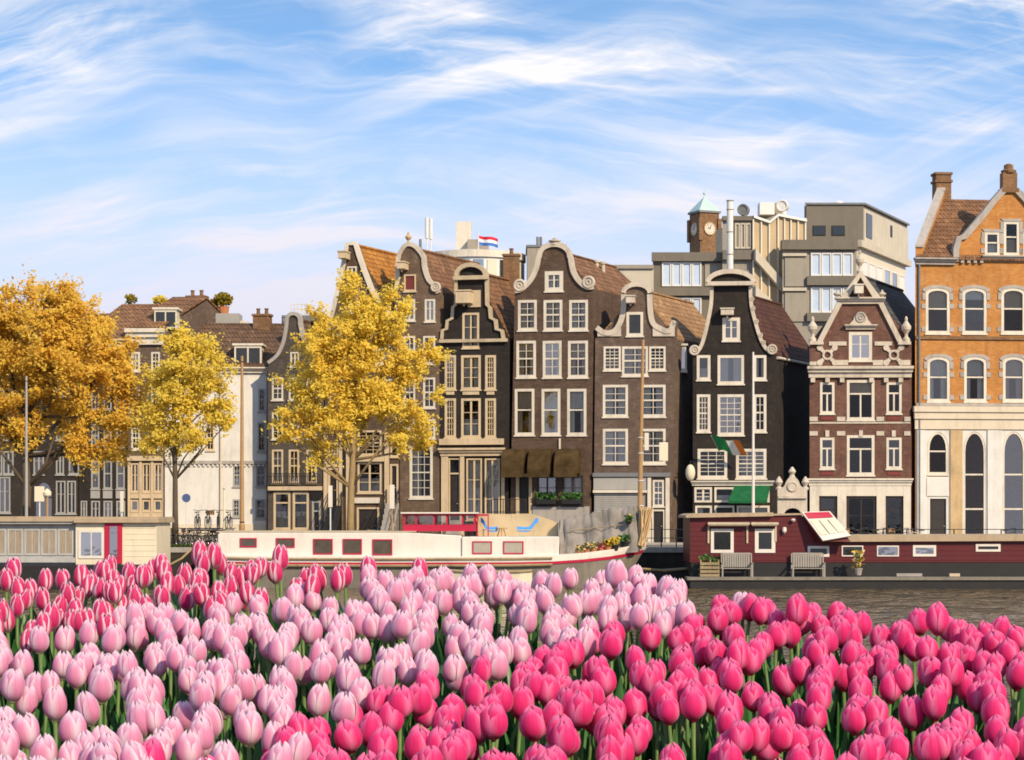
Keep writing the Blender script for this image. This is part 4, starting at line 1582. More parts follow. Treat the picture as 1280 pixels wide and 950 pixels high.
# stair tower in tan louvres
b = Blk(903, 941, 276, 620, MY - 1, 10, 'stair_tower', 'concrete_mid')
strip(b, 918, 939, 279, 311, 3, 'window', 'concrete_light', 'concrete_mid')
k = MB()
k.pbox(b.pl, 903, 942, 313, 325, .003, .4)
k.pbox(b.pl, 903, 942, 270.5, 276, -.5, .3)
k.build('spandrel', 'concrete_dark', mb_root)
k = MB()
q0 = [(941, 270), (961, 277), (972, 268), (1007, 275), (1007, 620), (941, 620)]
tp = Plane((at(941, 600, MY - 1).x, MY - 1.2), -14)
k.prism([tp.at(*q) for q in q0], -tp.n * 9)
k.build('louvre_wall', 'panel_tan', mb_root)
tops = {941: 270, 951: 273.5, 961: 277, 972: 268, 980: 269.6, 988: 271.2, 997: 273, 1006: 274.8}
for x, y in tops.items():
    k = MB()
    k.pbox(tp, x - .8, x + .8, y + 3, 560, .003, .16)
    k.build('fin', 'panel_cream', mb_root)
k = MB()
for (xa, ya), (xb, yb) in zip(q0[:3], q0[1:4]):
    k.prism([tp.at(xa, ya - .4, .0), tp.at(xb, yb - .4, .0), tp.at(xb, yb + 2.6, .0), tp.at(xa, ya + 2.6, .0)], tp.n * .3)
k.build('parapet_trim', 'steel_white', mb_root)
for (xa, ya), (xb, yb) in (((941, 312), (976, 352)), ((941, 358), (972, 386))):
    k = MB()
    k.prism([tp.at(xa, ya, .18), tp.at(xb, yb, .18), tp.at(xb, yb + 14, .18), tp.at(xa, ya + 14, .18)], tp.n * .5)
    k.build('stair_flight', 'concrete_light', mb_root)
# right wing
b = Blk(978, 1070, 312, 620, MY - 2, 15, 'wing', 'concrete_mid')
strip(b, 1013, 1066, 316, 345, 4)
strip(b, 1013, 1066, 359, 391, 4)
k = MB()
k.pbox(b.pl, 976.5, 1071, 300.5, 312.5, -.6, .45)
k.pbox(b.pl, 1008, 1071, 346, 357, .003, .45)
k.pbox(b.pl, 1008, 1071, 391.5, 402, .003, .45)
k.build('spandrel', 'concrete_dark', mb_root)
k = MB()
k.pbox(b.pl, 981, 1005, 322, 358, .003, .12)
k.pbox(b.pl, 981, 1005, 366, 402, .003, .12)
k.build('wall_panel', 'concrete_mid', mb_root)
k = MB()
k.pbox(b.pl, 978, 1008, 317, 320.5, .003, .3)
k.pbox(b.pl, 978, 1008, 360, 364, .003, .3)
k.build('ledge', 'concrete_light', mb_root)
sp = b.side
D15 = b.d
k = MB()
z1 = b.z1
k.box(sp, .02, D15, z1 - 3.4, z1 + .2, .004, .12)
k.build('sunlit_side', 'panel_cream', mb_root)  # right side paler than the wing's front: sunlight put into its colour
for i in range(6):
    k = MB()
    u = .9 + i * 2.35
    k.box(sp, u, u + .1, z1 - 3.0, z1 - .7, .124, .2)
    k.box(sp, u + 1.7, u + 1.8, z1 - 3.0, z1 - .7, .124, .2)
    k.box(sp, u + .1, u + 1.7, z1 - 3.0, z1 - 2.9, .124, .2)
    k.box(sp, u + .1, u + 1.7, z1 - .8, z1 - .7, .124, .2)
    o = k.build('window', 'steel_white', mb_root)
    g = MB()
    g.box(sp, u + .1, u + 1.7, z1 - 2.9, z1 - .8, .125, .15)
    g.build('pane', 'bright_glass' if i in (3, 4) else 'steel_white', o)
k = MB()
k.box(sp, -.2, D15 + .4, z1 + .2, z1 + .75, -.2, .55)
k.build('eave', 'concrete_light', mb_root)
# penthouse
b = Blk(1008, 1079, 256, 303, MY + 1, 14, 'penthouse', 'concrete_dark')
for x0, x1 in ((1016, 1032), (1039.5, 1056)):
    k = MB()
    k.pbox(b.pl, x0, x1, 282, 294.5, .003, .06)
    o = k.build('window', 'black_paint', mb_root)
    g = MB()
    g.pbox(b.pl, x0 + 1, x1 - 1, 283, 293.5, .062, .08)
    g.build('pane', 'dark_glass', o)
k = MB()
k.box(b.side, .02, 14, b.z0, b.z1 - .3, .004, .1)
k.build('sunlit_side', 'concrete_light', mb_root)  # brightness of the sunny flank painted in, lighter concrete than the front
k = MB()
k.box(b.side, .5, 2.2, b.z0 + .5, b.z1 - .6, .104, .16)
k.build('window', 'dark_glass', mb_root)
k = MB()
k.box(b.side, 8.0, 8.6, b.z0 + 1.4, b.z1 - .7, .104, .14)
k.build('window', 'black_paint', mb_root)
k = MB()
k.prism([b.pl.pt(b.u0 - .15, b.z1 + .002, .15), b.pl.pt(b.u1 + .15, b.z1 + .002, .15), b.pl.pt(b.u1 + .15, b.z1 + .16, .15), b.pl.pt(b.u0 - .15, b.z1 + .16, .15)], mdv * 14.2)
k.build('parapet_trim', 'lead', mb_root)
# roof machinery
for px, py, r in ((931, 262, .48), (980, 257, .5)):
    k = MB()
    c = at(px, py, MY + 2)
    k.disc(c + Vector((0, .5, 0)), r, Vector((-.3, -1, 0)), .5, 18)
    k.ring(c + Vector((-.15, 0, 0)), r * .85, .08, Vector((-.3, -1, 0)), 18, 6)
    k.tube([c + Vector((0, .2, 0)), c + Vector((0, .2, -1.0))], .25, 8)
    k.build('roof_fan', 'steel_white' if px > 950 else 'lead', mb_root)
k = MB()
a = at(950, 268, MY + 2)
k.abox((a.x, a.y, a.z), (a.x + 1.2, a.y + 1.2, a.z + 1.0))
k.build('roof_unit', 'steel_white', mb_root)
k = MB()
a = at(959, 264, MY + 2)
k.abox((a.x - .5, a.y + 1.5, a.z - .6), (a.x + 1.3, a.y + 2.5, a.z + .9))
k.build('roof_unit', 'concrete_mid', mb_root)
for px, pt, pb in ((1007.5, 257, 272), (1022.5, 255, 263)):
    k = MB()
    k.tube([at(px, pb, MY + 2), at(px, pt, MY + 2)], .14, 8)
    k.build('vent_pipe', 'lead', mb_root)
k = MB()
k.lathe(at(1048, 257.5, MY + 3), [(.5, 0), (.45, .25), (.25, .4), (.05, .45)], 12)
k.build('roof_dome', 'steel_white', mb_root)
# tall flue
fl = thing('flue_pipe', 'tall white metal flue standing before the clock tower', 'chimney', at(912.5, 345, 160))
fl.location.z = STREET
k = MB()
bt = at(912.5, 251, 160)
k.tube([Vector((bt.x, bt.y, STREET)), bt], .24, 14)
k.build('pipe', 'steel_white', fl)
k = MB()
for py in (262, 290, 318):
    q = at(912.5, py, 160)
    k.ring(q, .25, .035, (0, 0, 1), 16, 6)
k.ring(bt, .24, .05, (0, 0, 1), 16, 6)
k.build('joint_collars', 'concrete_mid', fl)

# clock tower
TY = 235.0
c0 = at(882, 264, TY)
tw = thing('clock_tower', 'brown brick clock tower with pale copper pyramid cap and white clock faces', 'clock tower', (c0.x, TY + 1.6, STREET))
ang = R(-24)
ta = Vector((math.cos(ang), -math.sin(ang), 0))
tb = Vector((math.sin(ang), math.cos(ang), 0))
ctr = Vector((c0.x, TY + 1.6, 0))
zt = at(882, 265, TY).z
zs = at(882, 272, TY).z
hw = 1.18


def towerbox(k, w, z0, z1):
    k.prism([ctr + ta * (w * sx) + tb * (w * sy) + Vector((0, 0, z0)) for sx, sy in ((-1, -1), (1, -1), (1, 1), (-1, 1))], (0, 0, z1 - z0))


k = MB()
towerbox(k, hw, STREET, zt)
k.build('shaft', 'brick_chimney', tw)
k = MB()
for sx in (-1, 1):
    for sy in (-1, 1):
        p = ctr + ta * (hw * sx) + tb * (hw * sy)
        k2 = MB()
        q = [p + ta * (.22 * a) + tb * (.22 * b_) + Vector((0, 0, at(882, 300, TY).z)) for a, b_ in ((-1, -1), (1, -1), (1, 1), (-1, 1))]
        k2.prism(q, (0, 0, zs - at(882, 300, TY).z))
        k2.build('corner_buttress', 'brick_chimney', tw)
k = MB()
towerbox(k, hw + .16, zt, zt + .22)
k.build('cornice', 'lead', tw)
mat('copper_pale', (.40, .54, .50), .5, .12)
k = MB()
ap = Vector((c0.x, TY + 1.6, at(881, 243, TY).z))
base = [ctr + ta * ((hw + .14) * sx) + tb * ((hw + .14) * sy) + Vector((0, 0, zt + .222)) for sx, sy in ((-1, -1), (1, -1), (1, 1), (-1, 1))]
for i in range(4):
    k.poly([base[i], base[(i + 1) % 4], ap])
k.poly(base)
k.build('pyramid_roof', 'copper_pale', tw)
k = MB()
k.lathe(ap - Vector((0, 0, .1)), [(.05, 0), (.05, .3), (.16, .4), (.16, .5), (.03, .6), (.03, .9)], 8)
k.build('finial', 'copper_pale', tw)
for d, n_ in ((tb * -1, 'front'), (ta * -1, 'side'), (ta, 'x')):
    cc = ctr + d * (hw + .02) + Vector((0, 0, at(888, 285, TY).z))
    k = MB()
    k.disc(cc, .72, d, .07, 28)
    o = k.build('clock_face', 'white_paint', tw)
    k = MB()
    k.ring(cc + d * .075, .68, .05, d, 28, 6)
    up = Vector((0, 0, 1))
    sdv = d.cross(up)
    for i in range(12):
        a = 2 * math.pi * i / 12
        e = up * math.cos(a) + sdv * math.sin(a)
        f = up * -math.sin(a) + sdv * math.cos(a)
        q = cc + d * .072
        k.prism([q + e * .44 + f * .035, q + e * .60 + f * .035, q + e * .60 - f * .035, q + e * .44 - f * .035], d * .02)
    k.build('dial_ring', 'ochre_stone', o)
    k = MB()
    for a, ln in ((R(70), .3), (R(-20), .46)):
        e = up * math.cos(a) + sdv * math.sin(a)
        f = up * -math.sin(a) + sdv * math.cos(a)
        q = cc + d * .095
        k.prism([q + f * .035, q + e * ln + f * .02, q + e * ln - f * .02, q - f * .035], d * .02)
    k.build('clock_hands', 'black_paint', o)

# ------------------------------------------------------------------ white drum-shaped building behind the black house
WY = 185.0
wr = thing('round_building', 'white rooftop block with curved glazed front behind the neck-gabled black house', 'building', at(585, 400, WY + 4))
wr.location.z = STREET
cx_ = at(592, 400, WY).x
rad = 4.3
cy_ = WY + rad
z1, z0 = at(592, 312, WY).z, at(592, 420, WY).z
k = MB()
k.lathe((cx_, cy_, 0), [(rad, STREET), (rad, z1 - .6)], 40)
k.build('drum_wall', 'steel_white', wr)
k = MB()
k.lathe((cx_, cy_, 0), [(rad + .2, z1 - .6), (rad + .2, z1), (rad - .4, z1 + .1)], 40)
k.build('roof_rim', 'white_paint', wr)
for i in range(11):
    a = R(-168 + i * 15.6)
    b2 = R(-168 + i * 15.6 + 11.5)
    k = MB()
    pa, pb = Vector((cx_ + math.cos(a) * (rad + .03), cy_ + math.sin(a) * (rad + .03), 0)), Vector((cx_ + math.cos(b2) * (rad + .03), cy_ + math.sin(b2) * (rad + .03), 0))
    nrm = Vector(((pa + pb).x / 2 - cx_, (pa + pb).y / 2 - cy_, 0)).normalized()
    k.prism([pa + Vector((0, 0, z1 - 3.2)), pb + Vector((0, 0, z1 - 3.2)), pb + Vector((0, 0, z1 - .8)), pa + Vector((0, 0, z1 - .8))], nrm * .05)
    k.build('window', 'bright_glass' if i % 3 else 'panel_cream', wr)
k = MB()
a, b2 = at(520, 313, WY - 1), at(592, 420, WY - 1)
k.prism([(a.x, WY + 1.5, STREET), (cx_ - .3, WY + 1.5, STREET), (cx_ - .3, WY + 9, STREET), (a.x, WY + 9, STREET)], (0, 0, a.z - STREET - .4))
k.build('side_wing', 'steel_white', wr)
k = MB()
k.abox((a.x - .2, WY + 1.3, a.z - .39), (cx_ - 1.2, WY + 9.1, a.z - .1))
k.build('wing_roof', 'concrete_light', wr)
for x0, x1, y0, y1, nm, m in ((570, 589, 277, 318, 'plant_room', 'white_paint'), (584, 611, 301, 317, 'plant_box', 'concrete_mid')):
    a, b2 = at(x0, y1, WY + 3 - (1 if x0 == 584 else 0)), at(x1, y0, WY + 3)
    k = MB()
    k.abox((a.x, a.y + .0, a.z), (b2.x, a.y + 1.2 + (.9 if x0 == 570 else 0), b2.z))
    k.build(nm, m, wr)
for i, (px, pt_, rr) in enumerate(((533.5, 272, .16), (538.5, 273, .16), (525.5, 299, .12))):
    k = MB()
    k.tube([at(px, 325, WY + 2), at(px, pt_ + 14, WY + 2)], .06, 6)
    k.tube([at(px, pt_ + 26, WY + 2), at(px, pt_, WY + 2)], rr, 8)
    k.build('antenna', 'steel_white' if i < 2 else 'lead', wr)
fp = thing('flag', 'red, white and blue flag flying above the roofs beside the white block', 'flag', at(598, 318, WY))
k = MB()
k.tube([at(598, 318, WY), at(598, 290, WY)], .05, 6)
k.build('flagpole', 'steel_white', fp)
mat('flag_red', (.62, .02, .05), .8, .1)
mat('flag_white', (.8, .8, .8), .8, .05)
mat('flag_blue', (.05, .16, .5), .8, .1)
mat('flag_green', (.02, .25, .08), .8, .1)
mat('flag_orange', (.75, .22, .03), .8, .1)
for i, m in enumerate(('flag_red', 'flag_white', 'flag_blue')):
    k = MB()
    rows = []
    for j in (0, 1):
        rows.append([at(598.3 + f * 24, 294 + 3.8 * (i + j) + f * 4.0 + .8 * math.sin(f * 7), WY + .15 * math.sin(f * 9)) for f in [q / 12 for q in range(13)]])
    k.grid(rows)
    k.build('stripe', m, fp, fix=False, smooth=True)
gb = thing('grey_rooftop_building', 'grey flat-topped block just left of the tallest scrolled gable', 'building', at(667, 400, WY + 2))
gb.location.z = STREET
a, b2 = at(659, 420, WY + 2), at(692, 309, WY + 2)
k = MB()
k.abox((a.x, WY + 2, STREET), (b2.x, WY + 8, b2.z))
k.build('wall', 'concrete_mid', gb)
k = MB()
k.abox((a.x - .1, WY + 1.9, b2.z + .002), (b2.x + .1, WY + 8.1, b2.z + .2))
k.build('parapet', 'lead', gb)
for px in (672, 676):
    k = MB()
    q = at(px, 309, WY + 4)
    k.tube([q, q + Vector((0, 0, .9))], .12, 8)
    k.build('vent_pipe', 'lead', gb)
# low grey block seen over J's roof
lb = thing('low_grey_building', 'low pale grey roof seen between the tallest brown house and the office block', 'building', at(795, 400, 172))
lb.location.z = STREET
a, b2 = at(770, 420, 172), at(817, 336, 172)
k = MB()
k.abox((a.x, 172, STREET), (b2.x, 180, b2.z))
k.build('wall', 'concrete_light', lb)
k = MB()
k.abox((a.x - .2, 171.8, b2.z + .002), (b2.x, 180.2, b2.z + .3))
k.build('parapet', 'concrete_mid', lb)
# ------------------------------------------------------------------ boats
mat('boat_white', (.68, .63, .57), .4, .06, 1.0, grime=.15)
mat('boat_cream', (.68, .61, .46), .5, .1, 1.0, grime=.15)
mat('boat_red', (.098, .010, .014), .5, .16, .8, grime=.2)
mat('boat_crimson', (.42, .014, .05), .45, .12)
mat('boat_grey', (.40, .40, .385), .6, .12, .8, grime=.25)
mat('hull_grey', (.20, .18, .15), .7, .2, .8, grime=.5)
mat('hull_black', (.018, .017, .017), .5, .3)
mat('rub_wood', (.30, .23, .13), .7, .25, 2.0, grime=.4)
mat('wood_pale', (.50, .42, .30), .7, .2, 2.0, grime=.2)
mat('wood_mast', (.36, .21, .09), .5, .2, 2.0)
mat('wood_grey', (.30, .28, .25), .8, .2, 3.0)
mat('roof_tan', (.40, .31, .21), .8, .15, 1.0, grime=.25)
mat('terracotta', (.42, .16, .07), .85, .15)
cloth('tarp_grey', (.25, .23, .21), .1, .25, 1.2)
cloth('canvas_tan', (.62, .49, .30), .25, .1, 1.0)
cloth('cushion_blue', (.09, .34, .82), .05, .12)
mat('reed', (.55, .38, .20), .9, .25, 3.0, stretch=(6, 6, .6))
mat('glass_brown', (.085, .07, .055), .1, .35, 3.0, spec=.6)
mat('glass_pale', (.36, .33, .28), .12, .15, 3.0, spec=.6)
mat('plant_green', (.05, .13, .025), .7, .4, 5.0)
mat('plant_yellow', (.60, .40, .03), .7, .3, 5.0)
mat('plant_pink', (.60, .10, .14), .7, .3, 5.0)
mat('plant_pale', (.62, .45, .22), .7, .3, 5.0)


def bwin(parent, pl, x0, x1, y0, y1, fm, pane='dark_glass', fw=.07, name='window', curtain=None, bars=0):
    u0, u1, z0, z1 = pl.rect(x0, x1, y0, y1)
    k = MB()
    k.box(pl, u0, u0 + fw, z0, z1, .002, .05)
    k.box(pl, u1 - fw, u1, z0, z1, .002, .05)
    k.box(pl, u0 + fw, u1 - fw, z0, z0 + fw, .002, .05)
    k.box(pl, u0 + fw, u1 - fw, z1 - fw, z1, .002, .05)
    for i in range(bars):
        u = u0 + (u1 - u0) * (i + 1) / (bars + 1)
        k.box(pl, u - .025, u + .025, z0 + fw, z1 - fw, .002, .045)
    o = k.build(name, fm, parent)
    g = MB()
    g.box(pl, u0 + fw, u1 - fw, z0 + fw, z1 - fw, .003, .022)
    g.build('pane', pane, o)
    return o


def hull_strip(parent, name, m, st, f0, f1, out=0.0, cap=False):
    """st: (x, y_centre, half beam, z_top, z_bottom); strip between fractions f0..f1 of the side, both sides, closed at the ends."""
    k = MB()
    rows = []
    for q_ in st:
        x, yc, hb, zt, zbm = q_[:5]
        rk = q_[5] if len(q_) > 5 else 0.0
        za, zb_ = zt + (zbm - zt) * f0, zt + (zbm - zt) * f1
        ha = (hb + out) * (1 - .12 * max(0, f0) ** 1.5)
        hb_ = (hb + out) * (1 - .12 * f1 ** 1.5)
        rows.append([(x - rk * f1, yc - hb_, zb_), (x - rk * f0, yc - ha, za), (x - rk * f0, yc + ha, za), (x - rk * f1, yc + hb_, zb_)])
    k.grid(rows)
    k.poly(rows[0])
    k.poly(rows[-1])
    return k.build(name, m, parent)


BY = 112.0
BP = Plane((0, BY), 0)

# --- white houseboat
wb = thing('houseboat', 'long white houseboat with crimson wheelhouse, grey tarpaulin and flower pots at the bow', 'houseboat', at(540, 735, BY + 2.5))
wb.location.z = 0


def X(px, Y=BY):
    return (px - CX) / F * Y


def Z(py, Y=BY):
    return H + (HZ - py) / F * Y


yc = BY + 2.5
st = []
for px, hb, py in ((268, 1.6, 696), (276, 2.2, 697), (320, 2.5, 698), (480, 2.5, 698.5), (640, 2.5, 698), (690, 2.45, 697), (730, 2.2, 694), (765, 1.6, 690), (788, .95, 686), (802, .4, 683), (809, .06, 681)):
    st.append((X(px, yc - hb * .6), yc, hb, Z(py), -.35, max(0, px - 730) / 79 * 1.5))
hull_strip(wb, 'hull', 'hull_grey', st, .18, 1.0)
hull_strip(wb, 'white_bulwark', 'boat_white', st, -.06, .105, .03)
hull_strip(wb, 'red_stripe', 'boat_crimson', st, .108, .175, .04)
k = MB()
rp = [(x, y_ - hb - .09, zt - .36) for x, y_, hb, zt, zb_, rk_ in st[:6]]
k.tube(rp, .07, 6)
rp = [(x, y_ - hb - .08, zt - .02) for x, y_, hb, zt, zb_, rk_ in st[:6]]
k2 = MB()
k2.tube(rp, .06, 6)
k.build('rubbing_strake', 'rub_wood', wb)
k2.build('gunwale', 'rub_wood', wb)
k = MB()
k.grid([[(x, y_ - hb * .98, zt + .03), (x, y_ + hb * .98, zt + .03)] for x, y_, hb, zt, zb_, rk_ in st])
k.build('deck', 'roof_tan', wb, fix=False)
CP = Plane((0, BY + .35), 0)
k = MB()
k.prism([CP.at(*q) for q in [(272, 696), (272, 668), (275, 665.5), (508, 665.5), (577, 669.5), (577, 697)]], (0, 3.9, 0))
k.build('cabin', 'boat_white', wb, bevel=.05)
k = MB()
k.prism([CP.at(*q) for q in [(270.5, 665.2), (270.5, 663.8), (520, 663.8), (520, 665.2)]], (0, 4.1, 0))
k.build('cabin_roof', 'wood_pale', wb)
for x0, x1, y0, y1, fm in ((300, 321, 672.5, 684, 'boat_crimson'), (345, 368.5, 672.5, 684.5, 'boat_crimson'), (391.5, 416, 673.5, 693, 'boat_crimson'), (428.5, 452.5, 673.5, 693, 'boat_crimson'), (465.5, 490.5, 674, 694, 'boat_crimson')):
    bwin(wb, CP, x0, x1, y0, y1, fm, 'glass_brown', fw=.06)
k = MB()
k.prism([CP.pt(X(577.2, BY + .2), Z(697), .12), CP.pt(X(699), Z(697), .12), CP.pt(X(699), Z(671), .12), CP.pt(X(577.2, BY + .2), Z(671), .12)], (0, 3.9, 0))
k.build('fore_cabin', 'boat_white', wb, bevel=.05)
FP = Plane((0, BY + .23), 0)
for x0, x1 in ((590.5, 615), (629, 654.5)):
    bwin(wb, FP, x0, x1, 676.5, 692.5, 'boat_crimson', 'glass_pale', fw=.06)
# wheelhouse
WP = Plane((0, BY + .9), 0)
k = MB()
k.prism([WP.at(*q) for q in [(504, 664), (504, 655.8), (594, 655.8), (594, 664)]], (0, 2.8, 0))
k.prism([WP.at(*q) for q in [(503.5, 644.8), (503.5, 642.2), (594.5, 642.2), (594.5, 644.8)]], (0, 2.8, 0))
for x in (504, 519, 541.5, 557.5, 577, 592):
    for dy in (0, 2.66):
        a = WP.at(x, 656)
        b = WP.at(x + 2.3, 644.5)
        k.abox((a.x, a.y + dy, a.z), (b.x, a.y + dy + .14, b.z))
wh = k.build('wheelhouse', 'boat_crimson', wb)
for x0, x1 in ((506.5, 519), (521.5, 541.5), (544, 557.5), (560, 577), (579.5, 592)):
    g = MB()
    a, b = WP.at(x0, 656), WP.at(x1, 644.5)
    g.poly([(a.x, a.y + .07, a.z), (b.x, a.y + .07, a.z), (b.x, a.y + .07, b.z), (a.x, a.y + .07, b.z)])
    g.build('pane', 'glass', wh, fix=False)
    g = MB()
    g.poly([(a.x, a.y + 2.74, a.z), (b.x, a.y + 2.74, a.z), (b.x, a.y + 2.74, b.z), (a.x, a.y + 2.74, b.z)])
    g.build('pane', 'glass', wh, fix=False)
k = MB()
k.prism([WP.at(*q, .2) for q in [(501, 642), (501, 640.2), (598, 640.2), (598, 642)]], (0, 3.2, 0))
k.build('wheelhouse_roof', 'boat_white', wb)
k = MB()
a = WP.at(596, 643)
k.prism([WP.at(*q) for q in [(595, 645), (595, 642.6), (611, 642.6), (611, 645)]], (0, .3, 0))
for x in (596, 609.5):
    k.prism([WP.at(*q) for q in [(x, 671), (x, 645.1), (x + 1.4, 645.1), (x + 1.4, 671)]], (0, .1, 0))
k.build('canopy_frame', 'boat_crimson', wb)
# canvas screen behind the sun deck
k = MB()
rows = []
for j in range(5):
    rows.append([Vector((X(px, BY + 3.2), BY + 3.2 + .05 * math.sin(i * 1.3 + j), Z(670, BY + 3.2) + (Z(top, BY + 3.2) - Z(670, BY + 3.2)) * j / 4)) for i, (px, top) in enumerate(((598, 642), (610, 642), (622, 642.5), (640, 642.5), (655, 642), (664, 642), (674, 645), (686, 649), (697, 653.5)))])
k.grid(rows)
k.build('canvas_screen', 'canvas_tan', wb, fix=False, smooth=True)
k = MB()
for px, top in ((598, 642), (640, 642), (664, 642), (697, 653)):
    k.tube([Vector((X(px, BY + 3.25), BY + 3.25, Z(671))), Vector((X(px, BY + 3.25), BY + 3.25, Z(top)))], .03, 6)
k.build('canvas_pole', 'wood_pale', wb)
# grey tarpaulin over the foredeck
k = MB()
tp_ = ((699, 650), (708, 648), (720, 645.5), (733, 642.5), (745, 640), (755, 637), (768, 634.5), (780, 633), (790, 632.5), (799, 634))
rows = []
for j in range(9):
    f = j / 8
    row = []
    for i, (px, top) in enumerate([(tp_[int(q)][0] + (tp_[min(9, int(q) + 1)][0] - tp_[int(q)][0]) * (q % 1), tp_[int(q)][1] + (tp_[min(9, int(q) + 1)][1] - tp_[int(q)][1]) * (q % 1)) for q in [v * .25 for v in range(37)]]):
        bot = 697 - (px - 699) * .07
        y_ = BY + 2.3 - .9 * (1 - f) + .17 * math.sin(i * .75 + .5 * math.sin(i * .31)) * (1 - .5 * f) + .07 * math.sin(i * 2.3 + j * .35)
        zz = Z(bot, y_) + (Z(top, y_) - Z(bot, y_)) * f
        row.append(Vector((X(px, y_) + .05 * math.sin(j * 1.1 + i), y_, zz + .06 * math.sin(i * 1.7) * f)))
    rows.append(row)
back = [Vector((q.x, q.y + 1.0, q.z - .1)) for q in rows[-1]]
low = [Vector((q.x, q.y + 1.9, Z(692))) for q in rows[-1]]
k.grid(rows + [back, low])
k.build('tarpaulin', 'tarp_grey', wb, fix=False, smooth=True)
k = MB()
for q in range(3):
    px = 712 + q * 26
    k.tube([Vector((X(px), BY + 1.75, Z(664 - q * 3))), Vector((X(px + 26), BY + 1.7, Z(661 - q * 3))), ], .025, 5)
k.build('lashing_rope', 'rub_wood', wb)
# mast
k = MB()
k.tube([Vector((X(799, BY + 2.4), BY + 2.4, Z(690))), Vector((X(801, BY + 2.4), BY + 2.4, Z(560))), Vector((X(804, BY + 2.4), BY + 2.4, Z(420)))], [.14, .12, .07], 10)
k.build('mast', 'wood_mast', wb)
k = MB()
for py in (545, 565, 600, 632):
    q = Vector((X(801, BY + 2.4), BY + 2.4, Z(py)))
    k.ring(q, .13, .03, (0, 0, 1), 12, 5)
k.build('mast_bands', 'steel_white', wb)
mp_ = Plane((0, BY + 2.2), 0)
for x0, x1, y0, y1, m in ((805.5, 811, 541, 563, 'white_paint'), (824, 835, 553, 576, 'boat_cream')):
    pass
# reed bundle leaning against the mast
k = MB()
rng = random.Random(3)
for i in range(46):
    a = X(797 + rng.random() * 9, BY + 2)
    b = X(799 + rng.random() * 17, BY + 2)
    y0 = BY + 1.5 + rng.random() * .5
    k.tube([(a, y0, Z(681 + rng.random() * 3)), ((a + b) / 2 + rng.uniform(-.05, .05), y0 + .1, Z(660)), (b, y0 + .2, Z(633 + rng.random() * 6))], .032, 5)
rd = k.build('reed_bundle', 'reed', fix=False)
tag(rd, 'bundle of tan reed canes leaning upright against the mast at the white bow', 'reed bundle')

# signs on the far quay beside the mast
def board_sign(label, cx, y0, y1, w, Y, board, post='steel_white', name='sign', base=None, r=.04):
    b = at(cx, 684, Y)
    o = thing(name, label, 'sign', (b.x, Y, STREET))
    k = MB()
    zt = Z(y0, Y)
    k.tube([(b.x, Y, STREET), (b.x, Y, zt)], r, 8)
    k.build('post', post, o)
    k = MB()
    k.abox((b.x - w / 2, Y - r - .05, Z(y1, Y)), (b.x + w / 2, Y - r - .004, zt))
    k.build('board', board, o, bevel=.012)
    return o


for lab, x0, x1, y0, y1, m in (('narrow white sign board hung on the tall wooden mast, left one of two', 805.5, 811, 541, 563, 'white_paint'), ('square cream sign board hung out from the tall wooden mast, right one of two', 824, 835, 553, 576, 'boat_cream')):
    Ym = BY + 2.2
    o = thing('sign', lab, 'sign', (X((x0 + x1) / 2, Ym), Ym, Z(y1, Ym)), 'sign boards on the mast')
    k = MB()
    k.abox((X(x0, Ym), Ym, Z(y1, Ym)), (X(x1, Ym), Ym + .04, Z(y0, Ym)))
    k.build('board', m, o, bevel=.012)
    k = MB()
    k.tube([(X(801.5, Ym), Ym + .15, Z(y0 - 1.5, Ym)), (X(x1, Ym), Ym + .02, Z(y0 - 1.5, Ym))], .02, 6)
    k.build('bracket', 'iron', o)

# flower pots along the bow
GP = 'flower pots on the white boat bow'


def potted(label, px, py, Y, pot_h, r, plants, h, pot='terracotta', group=GP, spread=1.3, name='flower_pot'):
    b = Vector((X(px, Y), Y, Z(py, Y)))
    o = thing(name, label, 'flower pot', b, group)
    k = MB()
    k.lathe(b, [(r * .7, 0), (r, pot_h * .85), (r * 1.1, pot_h * .86), (r * 1.1, pot_h), (r * .9, pot_h)], 12)
    k.build('pot', pot, o)
    rg = random.Random(label + str(px))
    for m, n in plants:
        k = MB()
        for i in range(n):
            a, e = rg.random() * 6.28, rg.random() ** .6
            q = b + Vector((math.cos(a) * r * spread * e, math.sin(a) * r * spread * e, pot_h + h * rg.random()))
            s_ = .06 + .06 * rg.random()
            d1, d2 = Vector((rg.uniform(-1, 1), rg.uniform(-1, 1), rg.uniform(-.6, 1))).normalized() * s_, Vector((rg.uniform(-1, 1), rg.uniform(-1, 1), rg.uniform(-.6, 1))).normalized() * s_
            k.poly([q - d1, q + d2, q + d1, q - d2])
        for i in range(5):
            a = rg.random() * 6.28
            k.tube([b + Vector((0, 0, pot_h * .8)), b + Vector((math.cos(a) * r * .6, math.sin(a) * r * .6, pot_h + h * .6))], .012, 4)
        k.build('foliage' if m == 'plant_green' else 'flowers', m, o, fix=False)
    return o


